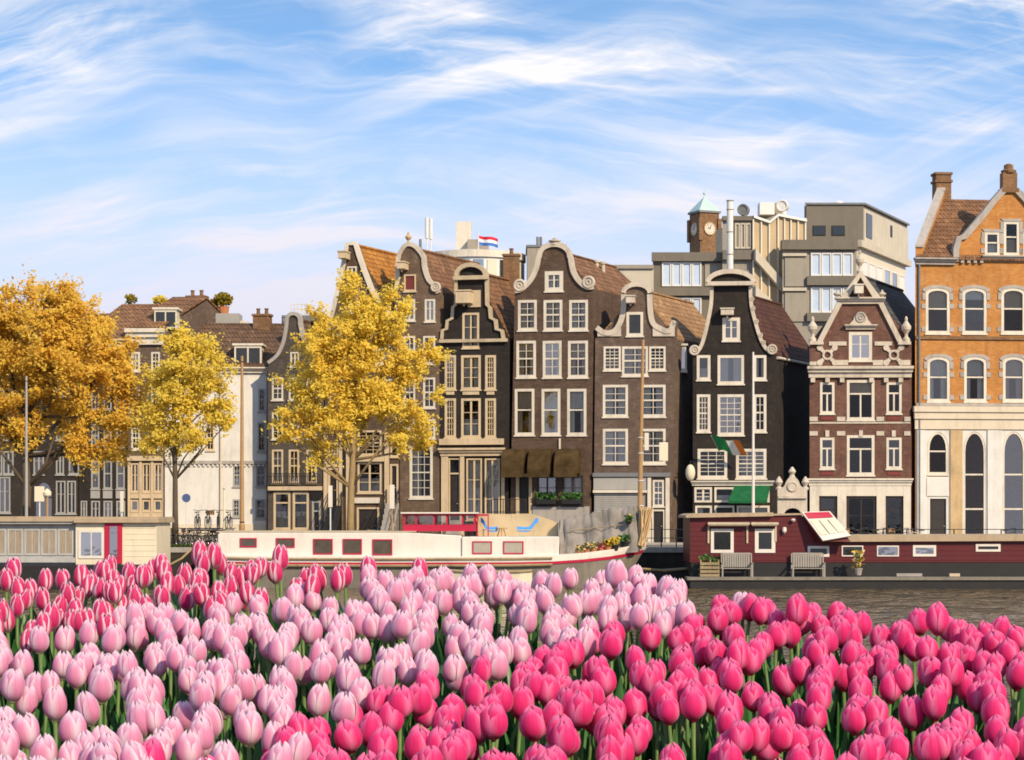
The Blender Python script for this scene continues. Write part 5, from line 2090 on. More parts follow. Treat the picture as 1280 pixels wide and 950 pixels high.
pots = [(684, 692, 'big yellow flowering pot at the left end of the bow deck', 'plant_yellow', .30, .22, .5), (693, 694, 'pink flowering pot right of the big yellow one', 'plant_pink', .24, .17, .3), (724, 694, 'pale flowering pot at the foot of the grey tarpaulin', 'plant_pale', .22, .16, .28),
        (733, 693, 'pale peach pot in the middle of the bow row', 'plant_pale', .26, .17, .32), (742, 692.5, 'low terracotta pot with peach blooms, middle of the bow row', 'plant_pale', .26, .17, .3), (751, 691.5, 'pale pot with pinkish blooms, right of the middle of the bow row', 'plant_pink', .24, .16, .28),
        (760, 690, 'orange-yellow pot just left of the two dark pots', 'plant_yellow', .28, .18, .34), (769, 688, 'dark pot with bright yellow flowers near the bow tip', 'plant_yellow', .3, .2, .36)]
for px, py, lb_, m, ph, r, hh in pots:
    potted(lb_, px, py, BY + (.55 if px < 735 else 1.05), ph, r, ((m, 60), ('plant_green', 30)), hh, 'terracotta' if px < 765 else 'hull_black')
potted('dark pot with small green plant, nearest the bow tip', 782, 686, BY + 1.6, .38, .24, (('plant_green', 60),), .35, 'hull_black')
potted('green trailing plant with yellow spots hung on the tarpaulin', 786, 655, BY + 1.55, .16, .16, (('plant_green', 70), ('plant_yellow', 12)), .3, 'hull_black', None)

# blue sun loungers
def lounger(label, px0, px1, py, flip):
    Y = BY + 1.6
    x0, x1 = X(px0, Y), X(px1, Y)
    z = Z(py, Y)
    o = thing('deck_lounger', label, 'lounger', ((x0 + x1) / 2, Y, z), 'blue loungers on the white boat')
    L_ = x1 - x0
    prof = [(0, .34), (.35, .30), (.62, .36), (.86, .72), (1.0, .80)]
    if flip:
        prof = [(1 - a, b) for a, b in reversed(prof)]
    pts = catmull(prof, 5)
    k = MB()
    rows = []
    for a, b in pts:
        rows.append([(x0 + L_ * a, Y - .3, z + b - .13), (x0 + L_ * a, Y - .3, z + b + .13), (x0 + L_ * a, Y + .3, z + b + .13), (x0 + L_ * a, Y + .3, z + b - .13)])
    k.grid([r + [r[0]] for r in rows])
    k.poly(rows[0])
    k.poly(rows[-1])
    k.build('cushion', 'cushion_blue', o, smooth=False, bevel=.03)
    for sx in (.15, .8):
        for sy in (-.27, .27):
            k = MB()
            k.tube([(x0 + L_ * sx, Y + sy, z - .12), (x0 + L_ * sx, Y + sy, z + .32)], .025, 6)
            k.build('leg', 'wood_pale', o)
    k = MB()
    for sy in (-.31, .31):
        k.tube([(x0, Y + sy, z + .27), (x1 - L_ * .15, Y + sy, z + .27)], .03, 6)
    k.build('frame', 'wood_pale', o)


lounger('blue deck lounger at the left, beside the crimson canopy frame', 601, 622, 669, True)
lounger('blue deck lounger at the right, before the tan canvas', 646, 673, 669, False)
k = MB()
cc = Vector((X(627, BY + 1.4), BY + 1.4, Z(671, BY + 1.4)))
tb_ = thing('deck_table', 'small wooden table between the two blue loungers', 'table', cc)
k.disc(cc + Vector((0, 0, .42)), .32, (0, 0, 1), .05, 18)
k.build('tabletop', 'wood_mast', tb_)
for a in (30, 150, 270):
    k = MB()
    k.tube([cc + Vector((math.cos(R(a)) * .26, math.sin(R(a)) * .26, 0)), cc + Vector((math.cos(R(a)) * .12, math.sin(R(a)) * .12, .42))], .025, 6)
    k.build('leg', 'wood_mast', tb_)

# cream dinghy alongside
dg = thing('dinghy', 'small cream open dinghy floating beside the white houseboat', 'dinghy', at(612, 735, BY - 1.2))
dg.location.z = 0
yd = BY - 1.1
st = [(X(px, yd), yd, hb, zt, -.25) for px, hb, zt in ((556, .12, 1.0), (562, .5, .95), (580, .75, .9), (620, .8, .88), (650, .78, .9), (665, .65, .95))]
hull_strip(dg, 'hull', 'boat_cream', st, 0, 1)
k = MB()
k.tube([(x, y_ - hb - .02, zt) for x, y_, hb, zt, zb_ in st], .06, 6)
k.tube([(x, y_ + hb + .02, zt) for x, y_, hb, zt, zb_ in st], .06, 6)
k.build('gunwale', 'rub_wood', dg)
for px in (590, 630):
    k = MB()
    k.abox((X(px, yd), yd - .72, .8), (X(px, yd) + .3, yd + .72, .93))
    k.build('thwart', 'wood_pale', dg)

# --- left houseboat
lbt = thing('houseboat', 'boxy houseboat at the left edge, grey window strip and cream end with pink-red door', 'houseboat', at(60, 735, BY + 2))
lbt.location.z = 0
LY = 111.0
LP = Plane((0, LY), 0)


def XL(px):
    return X(px, LY)


def ZL(py):
    return Z(py, LY)


k = MB()
k.abox((XL(-190), LY - .3, -.4), (XL(199), LY + 5.2, ZL(706)))
k.build('float', 'hull_black', lbt, bevel=.05)
k = MB()
k.abox((XL(94.3), LY, ZL(706) + .002), (XL(195.5), LY + 4.6, ZL(653.5)))
k.build('cream_cabin', 'boat_cream', lbt, bevel=.03)
k = MB()
k.abox((XL(93.5), LY - .3, ZL(653.3)), (XL(199.5), LY + 4.9, ZL(649.5)))
k.abox((XL(93), LY - .2, ZL(649.4)), (XL(198.5), LY + 4.8, ZL(646)))
k.build('cream_roof', 'roof_tan', lbt)
bwin(lbt, LP, 98, 130.5, 662, 698, 'boat_white', 'bright_glass', .14, bars=1)
k = MB()
k.pbox(LP, 131, 153, 652.9, 704.5, .002, .09)
dr = k.build('door', 'boat_crimson', lbt)
k = MB()
k.pbox(LP, 137.5, 147, 658, 697, .092, .11)
k.build('pane', 'bright_glass', dr)
k = MB()
for y0 in (660, 667, 674, 681, 688, 695):
    k.pbox(LP, 155, 195, y0, y0 + .5, .002, .018)
k.build('weatherboard_lines', 'boat_cream', lbt)
k = MB()
k.abox((XL(-190), LY + .25, ZL(706) + .002), (XL(94), LY + 4.6, ZL(655)))
k.build('grey_cabin', 'boat_grey', lbt)
k = MB()
k.abox((XL(-192), LY - .1, ZL(654.9)), (XL(93.2), LY + 4.8, ZL(652)))
k.build('fascia', 'boat_grey', lbt)
k = MB()
k.abox((XL(-192), LY - .2, ZL(651.9)), (XL(92.9), LY + 4.9, ZL(645.5)))
k.build('roof', 'roof_tan', lbt)
LQ = Plane((0, LY + .25), 0)
for i in range(13):
    x1 = 92 - i * 21
    bwin(lbt, LQ, x1 - 19.5, x1, 661, 694, 'boat_grey', 'glass_curtained', .09, bars=1)
k = MB()
k.abox((XL(-190), LY - .1, ZL(703)), (XL(94), LY + .1, ZL(697)))
k.build('skirting', 'boat_grey', lbt)

# --- red houseboat
RY = 111.5
rb = thing('houseboat', 'dark red houseboat with low cabin, raised left end and white slanted skylight hatch', 'houseboat', at(1060, 735, RY + 2))
rb.location.z = 0


def XR(px, dy=0.0):
    return X(px, RY + dy)


def ZR(py, dy=0.0):
    return Z(py, RY + dy)


RP = Plane((0, RY + 1.0), 0)
k = MB()
k.abox((XR(862), RY - .35, -.3), (XR(1500), RY + 6.0, .42))
k.build('float', 'hull_black', rb)
k = MB()
k.abox((XR(858), RY - .45, .45), (XR(1500), RY + 1.2, .6))
dk = k.build('side_deck', 'hull_grey', rb)
k = MB()
k.abox((XR(864, 1), RY + 1.0, .62), (XR(1500), RY + 5.6, ZR(703.5, 1)))
k.build('hull', 'hull_black', rb)
k = MB()
k.prism([RP.at(*q) for q in [(862.5, 703), (862.5, 647), (1001, 643.5), (1044, 676), (1044, 703)]], (0, 4.6, 0))
hc = k.build('raised_cabin', 'boat_red', rb)
k = MB()
k.prism([RP.at(*q) for q in [(1044.2, 703), (1044.2, 676.5), (1500, 674.5), (1500, 703)]], (0, 4.6, 0))
lc = k.build('low_cabin', 'boat_red', rb)
k = MB()
zz = 5
for y in range(652, 703, 6):
    k.pbox(RP, 863, 1000 if y < 676 else 1400, y, y + .45, .002, .018)
k.build('plank_battens', 'boat_red', rb)
k = MB()
k.prism([RP.at(*q, .3) for q in [(857, 647.2), (857, 644), (864, 641.6), (966, 640.5), (966, 645.2)]], (0, 5.2, 0))
k.prism([RP.at(*q, .12) for q in [(966.3, 644.6), (966.3, 642.2), (1003, 641.5), (1003, 643.6)]], (0, 4.9, 0))
k.build('raised_roof', 'roof_tan', rb)
k = MB()
k.prism([RP.at(*q, .25) for q in [(1030, 677.2), (1038, 672.8), (1060, 668.8), (1500, 667.5), (1500, 675.2)]], (0, 5.0, 0))
k.build('low_roof', 'roof_tan', rb)
bwin(rb, RP, 888.5, 917, 661, 691, 'boat_white', 'dark_glass', .16)
bwin(rb, RP, 943.5, 969, 661, 691, 'boat_white', 'dark_glass', .19)
for x0, x1, y0, y1, f, p in ((1009.5, 1036.5, 682.5, 696, .13, 'dark_glass'), (1052, 1079, 682, 695.5, .06, 'dark_glass'), (1096, 1123.5, 682, 695.5, .06, 'bright_glass'), (1141, 1170, 681.5, 695.5, .13, 'bright_glass'), (1219.5, 1250.5, 680, 689.5, .12, 'dark_glass'), (1290, 1320, 680, 689.5, .12, 'dark_glass')):
    bwin(rb, RP, x0, x1, y0, y1, 'boat_white', p, f)
# lean-to frames over the two big windows
for (x0, x1, legs) in ((884, 936, (885.5, 934)), (938, 972, (969.5,))):
    k = MB()
    k.pbox(RP, x0, x1, 652.8, 655.8, .003, .45)
    k.pbox(RP, x0 + 1, x1 - 1, 656, 657.2, .3, .4)
    for lx in legs:
        k.pbox(RP, lx - 1.1, lx + 1.1, 657.3, 679 if lx != 969.5 else 677, .003, .08)
    k.build('window_canopy', 'wood_pale', rb)
k = MB()
k.lathe(RP.at(980, 664, .15), [(.03, .22), (.1, .2), (.12, 0), (.05, -.1)], 10)
k.build('wall_lamp', 'boat_white', rb)
k = MB()
k.lathe(RP.at(991, 651, .15), [(.03, .12), (.14, .05), (.08, -.04)], 10)
k.build('wall_lamp', 'boat_white', rb)
# skylight hatch
k = MB()
hq = [(1001, 639.5), (1036.5, 638.5), (1059.5, 668.5), (1059.5, 671), (1025.5, 676)]
A_, B_, C2, D2 = RP.at(1001, 640, .35), RP.at(1036.5, 639, .25), RP.at(1060, 669.5, 1.0), RP.at(1025.5, 675.5, 1.0)
nn = (B_ - A_).cross(D_v := (D2 - A_)).normalized()
if nn.y > 0:
    nn = -nn
k.prism([A_, B_, C2, D2], nn * -.12)
hx = k.build('skylight_hatch', 'boat_white', rb)


def hp(s_, t_, o=.0):
    return A_.lerp(B_, s_).lerp(D2.lerp(C2, s_), t_) + nn * o


k = MB()
k.prism([hp(.06, .03, .004), hp(.94, .03, .004), hp(.94, .24, .004), hp(.06, .24, .004)], nn * .02)
k.build('crimson_panel', 'boat_crimson', hx)
for i in range(3):
    k = MB()
    a = .07 + i * .31
    k.prism([hp(a, .30, .004), hp(a + .22, .30, .004), hp(a + .22, .82, .004), hp(a, .82, .004)], nn * .018)
    k.build('pane', 'boat_cream', hx)
k = MB()
k.prism([A_ + Vector((.1, .15, -.1)), D2 + Vector((.1, .15, -.05)), Vector((A_.x + .1, A_.y + 1.6, D2.z - .1))], (1.35, 0, 0))
k.build('hatch_base', 'boat_red', rb)
# white mast on the raised roof
k = MB()
k.tube([Vector((X(941.5, RY + 2), RY + 2, ZR(642, 2))), Vector((X(941.5, RY + 2), RY + 2, ZR(440, 2)))], [.085, .05], 10)
k.build('mast', 'boat_white', rb)


def bench(label, px0, px1, py0, py1):
    Y = RY + .35
    x0, x1, zb_, zt = X(px0, Y), X(px1, Y), .6, Z(py0, Y)
    o = thing('garden_bench', label, 'bench', ((x0 + x1) / 2, Y, .6), 'grey benches on the red boat deck')
    k = MB()
    n = 12
    for i in range(n):
        a = x0 + .1 + (x1 - x0 - .2) * i / n
        k.abox((a, Y + .36, zb_ + .5), (a + (x1 - x0 - .2) / n - .025, Y + .40, zt - .09))
    k.abox((x0 + .08, Y + .35, zt - .088), (x1 - .08, Y + .42, zt))
    k.build('backrest', 'wood_grey', o)
    k = MB()
    for i in range(4):
        k.abox((x0 + .06, Y - .2 + i * .135, zb_ + .42), (x1 - .06, Y - .09 + i * .135, zb_ + .46))
    k.build('seat', 'wood_grey', o)
    for xx in (x0, x1 - .07):
        for yy, hh in ((Y - .22, .68), (Y + .36, zt - zb_ - .03)):
            k = MB()
            k.abox((xx, yy, zb_), (xx + .07, yy + .07, zb_ + hh))
            k.build('leg', 'wood_grey', o)
        k = MB()
        k.abox((xx - .01, Y - .26, zb_ + .682), (xx + .08, Y + .35, zb_ + .73))
        k.build('armrest', 'wood_grey', o)


bench('grey slatted bench on red boat deck, left one under the two big windows', 902, 941, 691, 716)
bench('grey slatted bench on red boat deck, right one below the skylight hatch', 990, 1031, 691, 716)
# clutter at the left end of the deck
ck = thing('plant_crate', 'dark wooden crate of potted plants and tools at the left end of red boat deck', 'crate', (X(888, RY), RY + .1, .6))
x0, x1 = X(875, RY), X(899, RY)
k = MB()
for i in range(4):
    k.abox((x0, RY - .15, .62 + i * .2), (x1, RY - .1, .76 + i * .2))
for xx in (x0, (x0 + x1) / 2, x1 - .07):
    k.abox((xx, RY - .09, .62), (xx + .07, RY - .02, 1.5))
k.abox((x0, RY - .02, .62), (x1, RY + .6, .8))
k.build('slatted_front', 'rub_wood', ck)
rg = random.Random(11)
k = MB()
for i in range(160):
    q = Vector((rg.uniform(x0, x1), RY + rg.uniform(.0, .5), rg.uniform(.9, 1.75)))
    d1, d2 = [Vector((rg.uniform(-1, 1), rg.uniform(-1, 1), rg.uniform(-1, 1))).normalized() * .1 for _ in (0, 1)]
    k.poly([q - d1, q + d2, q + d1, q - d2])
for i in range(8):
    q = rg.uniform(x0, x1)
    k.tube([(q, RY + .3, .8), (q + rg.uniform(-.1, .1), RY + .3, 1.7)], .015, 4)
k.build('foliage', 'plant_green', ck, fix=False)
potted('straggly yellow plant in grey pot standing on the deck edge before low red windows', 1073, 719, RY - .1, .36, .2, (('plant_yellow', 40), ('plant_pale', 50), ('plant_green', 20)), .9, 'grey_stone', None, 1.5, 'potted_plant')
for lab, px0, px1 in (('plank lying on red boat side deck, left of the right end', 1120, 1152), ('short greenish plank lying on the red boat side deck', 1186, 1199)):
    k = MB()
    k.abox((X(px0, RY + .3), RY + .1, .62), (X(px1, RY + .3), RY + .35, .78))
    tag(k.build('plank', 'wood_grey' if px0 < 1150 else 'wood_pale', bevel=.01), lab, 'plank', 'planks on the red boat deck')
# dark tender moored at the quay between the boats
td = thing('moored_tender', 'black low tender moored between the white bow and the red houseboat', 'boat', (X(830, 116), 116, 0))
yt = 116.2
st = [(X(px, yt), yt, hb, zt, -.3) for px, hb, zt in ((786, .2, 1.1), (795, .9, .95), (830, 1.2, .85), (858, 1.1, .95), (866, .8, 1.05))]
hull_strip(td, 'hull', 'hull_black', st, 0, 1)
k = MB()
k.grid([[(x, y_ - hb * .9, zt + .02), (x, y_ + hb * .9, zt + .02)] for x, y_, hb, zt, zb_ in st])
k.build('cover', 'tarp_grey', td, fix=False)
k = MB()
k.tube([(x, y_ - hb - .02, zt) for x, y_, hb, zt, zb_ in st], .07, 6)
k.build('gunwale', 'rub_wood', td)
# small dark boat nose left of the white boat
nb = thing('rowing_boat', 'small dark rowing boat moored between the cream cabin and the white houseboat', 'boat', (X(232, 115), 115, 0))
yt = 115.2
st = [(X(px, yt), yt, hb, zt, -.3) for px, hb, zt in ((200, .7, 1.1), (215, 1.0, 1.15), (230, .8, 1.5), (243, .15, 2.1))]
hull_strip(nb, 'hull', 'hull_black', st, 0, 1)
k = MB()
k.tube([(x, y_ - hb - .02, zt) for x, y_, hb, zt, zb_ in st], .06, 6)
k.build('gunwale', 'rub_wood', nb)

# ------------------------------------------------------------------ street furniture on the far quay
railR = thing('quay_railing', 'thin black iron railing along the quay behind the red houseboat', 'railing', (24, QY + .5, STREET))
a, b = Vector((X(868, QY + .5), QY + .5, STREET + .03)), Vector((X(1340, QY + .5), QY + .5, STREET + .03))
k = MB()
for q in range(17):
    p = a.lerp(b, q / 16)
    k2 = MB()
    k2.tube([p, p + Vector((0, 0, 1.0))], .035, 6)
    k2.build('post', 'iron', railR)
for f in (.5, .98):
    k2 = MB()
    k2.tube([a + Vector((0, 0, f)), b + Vector((0, 0, f))], .022, 6)
    k2.build('rail', 'iron', railR)
railM = thing('quay_railing', 'short black iron railing on the quay before the dark alley', 'railing', (X(840, QY + .5), QY + .5, STREET))
a, b = Vector((X(808, QY + .5), QY + .5, STREET + .03)), Vector((X(864, QY + .5), QY + .5, STREET + .03))
for q in range(4):
    p = a.lerp(b, q / 3)
    k2 = MB()
    k2.tube([p, p + Vector((0, 0, 1.0))], .035, 6)
    k2.build('post', 'iron', railM)
for f in (.5, .98):
    k2 = MB()
    k2.tube([a + Vector((0, 0, f)), b + Vector((0, 0, f))], .022, 6)
    k2.build('rail', 'iron', railM)


def pole(name, label, cat, px, py0, Y, r0, r1, m, base=None, collar=True, lean=0.0):
    b = Vector((X(px, Y), Y, STREET))
    t_ = Vector((X(px + lean, Y), Y, Z(py0, Y)))
    o = thing(name, label, cat, b)
    k = MB()
    k.tube([b, b.lerp(t_, .12), b.lerp(t_, .13), t_], [r0 * 1.35, r0 * 1.3, r0, r1], 10)
    k.build('shaft', m, o)
    k = MB()
    k.ring(b.lerp(t_, .135), r0 * 1.05, r0 * .25, (0, 0, 1), 12, 6)
    k.ring(b.lerp(t_, .97), r1 * 1.1, r1 * .4, (0, 0, 1), 12, 6)
    k.build('collar', 'iron', o)
    return o


pole('mooring_pole', 'pale slender pole rising in front of the big orange tree', 'pole', 33, 470, 118.2, .09, .055, 'grey_paint')
pole('mooring_pole', 'brown wooden pole standing before the white house', 'pole', 302.5, 445, 118.4, .12, .07, 'wood_mast')
pole('post', 'thin cream post right of the small bare-wall tree, before white wall', 'post', 280, 609, 121, .06, .05, 'boat_cream')
board_sign('cream sign board on a post before the arched doorway of the sooty house', 49.5, 608, 627, .55, 121, 'boat_cream')
board_sign('white sign on white post before the black three-window house', 152.5, 614, 640, .2, 121, 'white_paint')
board_sign('slender white sign board left of the yellow tree trunk', 413, 607, 634, .24, 121, 'white_paint')
board_sign('white and pink sign board on orange post, right of the yellow tree trunk', 490, 606, 636, .28, 121, 'white_paint', 'wood_mast')
ls = thing('lantern', 'short brown post with round tan lantern before the arched doorway', 'lantern', (X(59, 121), 121, STREET))
k = MB()
b = Vector((X(59, 121), 121, STREET))
zt = Z(622, 121)
k.tube([b, Vector((b.x, b.y, zt))], .07, 8)
k.build('post', 'wood_mast', ls)
k = MB()
k.lathe((b.x, b.y, zt), [(.08, 0), (.22, .12), (.24, .28), (.14, .42), (.03, .5)], 12)
k.build('lamp', 'boat_cream', ls)
rs = thing('round_sign', 'round blue-grey traffic sign on thin pole before the white wall', 'sign', (X(233, 121), 121, STREET))
b = Vector((X(233, 121), 121, STREET))
k = MB()
k.tube([b, Vector((b.x, b.y, Z(617, 121)))], .03, 8)
k.build('post', 'steel_white', rs)
mat('sign_blue', (.06, .10, .22), .5, .1)
k = MB()
k.disc((b.x, b.y - .035, Z(622.5, 121)), .24, (0, -1, 0), .03, 24)
k.build('disc', 'sign_blue', rs)
# oval lamp sign on bracket at the alley
ol = thing('hanging_sign', 'oval cream lamp sign hung on bracket at the black house corner', 'sign', K.pl.at(863, 602, .5))
k = MB()
c = K.pl.at(863, 591, .55)
rows = []
for i in range(9):
    th = math.pi * i / 8
    rows.append((.30 * math.sin(th) + .005, -.52 * math.cos(th)))
k.lathe(c, rows, 16)
o_ = k.build('globe', 'boat_cream', ol, smooth=True)
k = MB()
k.tube([K.pl.at(867, 577, -.0), K.pl.at(863, 577, .55), c + Vector((0, 0, .5))], .03, 6)
k.build('bracket', 'iron', ol)
# flag of green, white and orange
ff = thing('flag', 'green, white and orange flag on a slanting pole at the black house', 'flag', K.pl.at(903, 566, .1))
k = MB()
pa, pb = K.pl.at(906, 578, .05), K.pl.at(889, 546, 1.6)
k.tube([pa, pb], .03, 6)
k.build('flagpole', 'wood_pale', ff)
top, bot = pb, pb.lerp(pa, .55)
cols = ('flag_green', 'flag_white', 'flag_orange')
xs_ = [0, .9, 1.35, 1.75]
for i, m in enumerate(cols):
    rows = []
    for j in range(6):
        f = j / 5
        p0 = top.lerp(bot, f)
        row = []
        for q in range(7):
            d = xs_[i] + (xs_[i + 1] - xs_[i]) * q / 6
            row.append(p0 + K.pl.t * d + Vector((0, -.2 * math.sin(d * 4 + f), -.22 * d + .08 * math.sin(d * 5))) * (1 if d else 0) + Vector((0, 0, -.0)))
        rows.append(row)
    k = MB()
    k.grid(rows)
    k.build('stripe', m, ff, fix=False, smooth=True)
# planter boxes under I's shop windows
for lab, x0, x1 in (('dark planter with greenery under the left shop window of the tallest brown house', 672, 696), ('dark planter with greenery under the right shop window of the tallest brown house', 703.5, 728)):
    u0, u1, z0, z1 = I_.pl.rect(x0, x1, 619, 630)
    o = thing('window_planter', lab, 'planter', I_.pl.pt((u0 + u1) / 2, z0, .3), 'planters under the shop windows')
    k = MB()
    k.box(I_.pl, u0, u1, z0, z0 + .3, .1, .45)
    k.build('box', 'hull_black', o)
    k = MB()
    rg = random.Random(x0)
    for i in range(170):
        q = I_.pl.pt(rg.uniform(u0, u1), z0 + .28 + rg.random() ** 1.5 * .45, rg.uniform(.1, .45))
        d1, d2 = [Vector((rg.uniform(-1, 1), rg.uniform(-1, 1), rg.uniform(-1, 1))).normalized() * .1 for _ in (0, 1)]
        k.poly([q - d1, q + d2, q + d1, q - d2])
    k.build('foliage', 'plant_green', o, fix=False)
ir = thing('stoop_railing', 'black iron stoop railing before the doorway of the tallest brown house', 'railing', I_.pl.at(640, 684, 1.6))
ir.location.z = STREET
a, b = I_.pl.at(622, 640, 1.7), I_.pl.at(664, 640, 1.7)
k = MB()
for i in range(7):
    q = a.lerp(b, i / 6)
    k2 = MB()
    k2.tube([Vector((q.x, q.y, STREET)), Vector((q.x, q.y, Z(624, q.y)))], .03, 6)
    k2.build('post', 'iron', ir)
for yy in (624, 640, 655):
    k2 = MB()
    k2.tube([Vector((a.x, a.y, Z(yy, a.y))), Vector((b.x, b.y, Z(yy, b.y)))], .025, 6)
    k2.build('rail', 'iron', ir)

# ------------------------------------------------------------------ bicycles
mat('tyre_black', (.02, .02, .02), .8, .2)
mat('bike_steel', (.35, .34, .33), .35, .15, metal=.6)
mat('bike_black', (.025, .025, .028), .4, .2)
mat('bike_cream', (.55, .48, .36), .5, .1)
mat('bike_red', (.35, .03, .03), .45, .1)


def bicycle(frame_m, crate=False):
    o = thing('bicycle', 'x', 'bicycle', (0, 0, 0))
    for x in (-.53, .53):
        k = MB()
        k.ring((x, 0, .34), .325, .022, (0, 1, 0), 22, 5)
        w = k.build('wheel', 'tyre_black', o)
        k = MB()
        k.ring((x, 0, .34), .29, .012, (0, 1, 0), 18, 4)
        for i in range(8):
            a = math.pi * i / 8
            k.tube([(x - .29 * math.cos(a), 0, .34 - .29 * math.sin(a)), (x + .29 * math.cos(a), 0, .34 + .29 * math.sin(a))], .004, 3, False)
        k.build('rim', 'bike_steel', w, fix=False)
    k = MB()
    for p in (((-.53, 0, .34), (-.08, 0, .30)), ((-.53, 0, .34), (-.2, 0, .72)), ((-.08, 0, .30), (-.25, 0, .88)), ((-.08, 0, .30), (.36, 0, .78)), ((-.2, 0, .74), (.37, 0, .84)), ((.53, 0, .34), (.33, 0, .98))):
        k.tube(p, .02, 6)
    k.tube([(-.85, 0, .52), (-.75, 0, .66), (-.53, 0, .72), (-.3, 0, .68)], .018, 5)
    k.build('frame', frame_m, o)
    k = MB()
    k.tube([(.15, -.27, 1.05), (.28, -.26, 1.06), (.34, 0, 1.02), (.28, .26, 1.06), (.15, .27, 1.05)], .018, 6)
    k.tube([(.34, 0, 1.02), (.33, 0, .95)], .018, 6)
    k.build('handlebar', 'bike_black', o)
    k = MB()
    k.prism([(-.40, -.1, .90), (-.40, .1, .90), (-.2, .06, .91), (-.1, .02, .91), (-.1, -.02, .91), (-.2, -.06, .91)], (0, 0, .06))
    k.build('saddle', 'bike_black', o, bevel=.02)
    if crate:
        k = MB()
        k.abox((.4, -.2, .78), (.78, .2, .80))
        for s_ in (-.2, .18):
            k.abox((.4, s_, .801), (.78, s_ + .02, 1.03))
        for s_ in (.4, .76):
            k.abox((s_, -.179, .801), (s_ + .02, .179, 1.03))
        k.build('crate', 'wood_mast', o)
    return o


protos = [bicycle('bike_black'), bicycle('bike_cream'), bicycle('bike_black', True), bicycle('bike_red')]
rg = random.Random(5)
spots = []
names = ['black city bicycle', 'cream framed bicycle', 'black crate bicycle', 'red framed bicycle']
places_l = ['nearest the cream houseboat cabin', 'beside the slender tree', 'under the round blue-grey sign', 'right of the round blue-grey sign', 'inside the rack', 'before the thin cream post', 'left of the white houseboat stern', 'behind the white stern']
for i in range(24):
    px = 203 + i * 3.3 + rg.uniform(-1, 1)
    Y = 119.9 + (i % 4) * 1.0 + rg.uniform(-.2, .2)
    spots.append((px, Y, rg.choice([70, 100, 80, 110, 20, 160]) + rg.uniform(-12, 12), (0, 1, 2, 1, 0, 1, 3, 1)[i % 8], '%s parked on the left quay, %s' % ('%s', places_l[i // 3]), 'bicycles parked before the white house'))
places_r = ['by the white pier left of the middle window', 'before the middle shop window', 'before the middle window of the striped house', 'right of the middle shop window', 'beside the right window of the striped house', 'before the narrow right shop window', 'at the corner pier of the striped house', 'before the orange building door', 'near the tall arched window']
for i, px in enumerate((1060, 1069, 1078, 1086, 1101, 1112, 1128, 1147, 1262)):
    spots.append((px, 122.5 + rg.uniform(-.4, .4), rg.uniform(-25, 25) + (180 if i % 2 else 0), (0, 2, 0, 0, 2, 0, 0, 1, 0)[i], '%s on quay ' + places_r[i], 'bicycles parked behind the red houseboat'))
rk = thing('bicycle_rack', 'two-tier steel bicycle rack on the left quay before the white wall', 'bicycle rack', (X(262, 121), 121.4, STREET))
for q in range(6):
    px = 238 + q * 10.5
    k = MB()
    k.tube([(X(px, 121.4), 121.9, STREET), (X(px, 121.4), 121.9, STREET + 1.05), (X(px, 121.4), 120.9, STREET + .98)], .03, 6)
    k.build('upright', 'bike_steel', rk)
k = MB()
k.tube([(X(236, 121.4), 121.9, STREET + 1.05), (X(293, 121.4), 121.9, STREET + 1.05)], .03, 6)
k.build('upper_rail', 'bike_steel', rk)
k = MB()
k.tube([(X(236, 121.4), 120.9, STREET + .98), (X(293, 121.4), 120.9, STREET + .98)], .03, 6)
k.build('front_rail', 'bike_steel', rk)
for q, w in enumerate(('leftmost', 'second', 'third', 'rightmost')):
    spots.append((247 + q * 13, 121.4, 90 + rg.uniform(-8, 8), (0, 2, 0, 0)[q], '%s on the upper tier of the rack, ' + w + ' of four', 'bicycles on the upper tier of the rack'))
used = set()
seen_l = {}
for px, Y, rot, kind, lab, grp in spots:
    src = protos[kind]
    o = src if kind not in used else copy_tree(src)
    used.add(kind)
    l_ = lab % names[kind]
    if l_ in seen_l:
        l_ = l_.replace('parked', 'leaning' if l_.replace('parked', 'leaning') not in seen_l else 'standing')
    seen_l[l_] = 1
    tag(o, l_, 'bicycle', grp)
    o.location = (X(px, Y), Y, STREET + (1.03 if 'upper tier' in lab else .005))
    o.rotation_euler = (0, 0, R(rot))
# ------------------------------------------------------------------ trees
def leaf_mat(name, c1, c2, c3, trans=.45):
    m, t, p, out = new_mat(name)
    t.nodes.remove(p)
    geo = nd(t, 'ShaderNodeNewGeometry')
    rnd = geo.outputs['Random Per Island']
    n = noise_n(t, objco(t), .55, 4, .6)
    c = mixc(t, ramp(t, n, .36, .64), c1, c2)
    c = mixc(t, math_n(t, 'MULTIPLY', math_n(t, 'POWER', rnd, 2.0), .8), c, c3)
    d = nd(t, 'ShaderNodeBsdfDiffuse')
    tl = nd(t, 'ShaderNodeBsdfTranslucent')
    mx = nd(t, 'ShaderNodeMixShader')
    mx.inputs[0].default_value = trans
    t.links.new(c, d.inputs[0])
    t.links.new(c, tl.inputs[0])
    t.links.new(d.outputs[0], mx.inputs[1])
    t.links.new(tl.outputs[0], mx.inputs[2])
    t.links.new(mx.outputs[0], out.inputs[0])


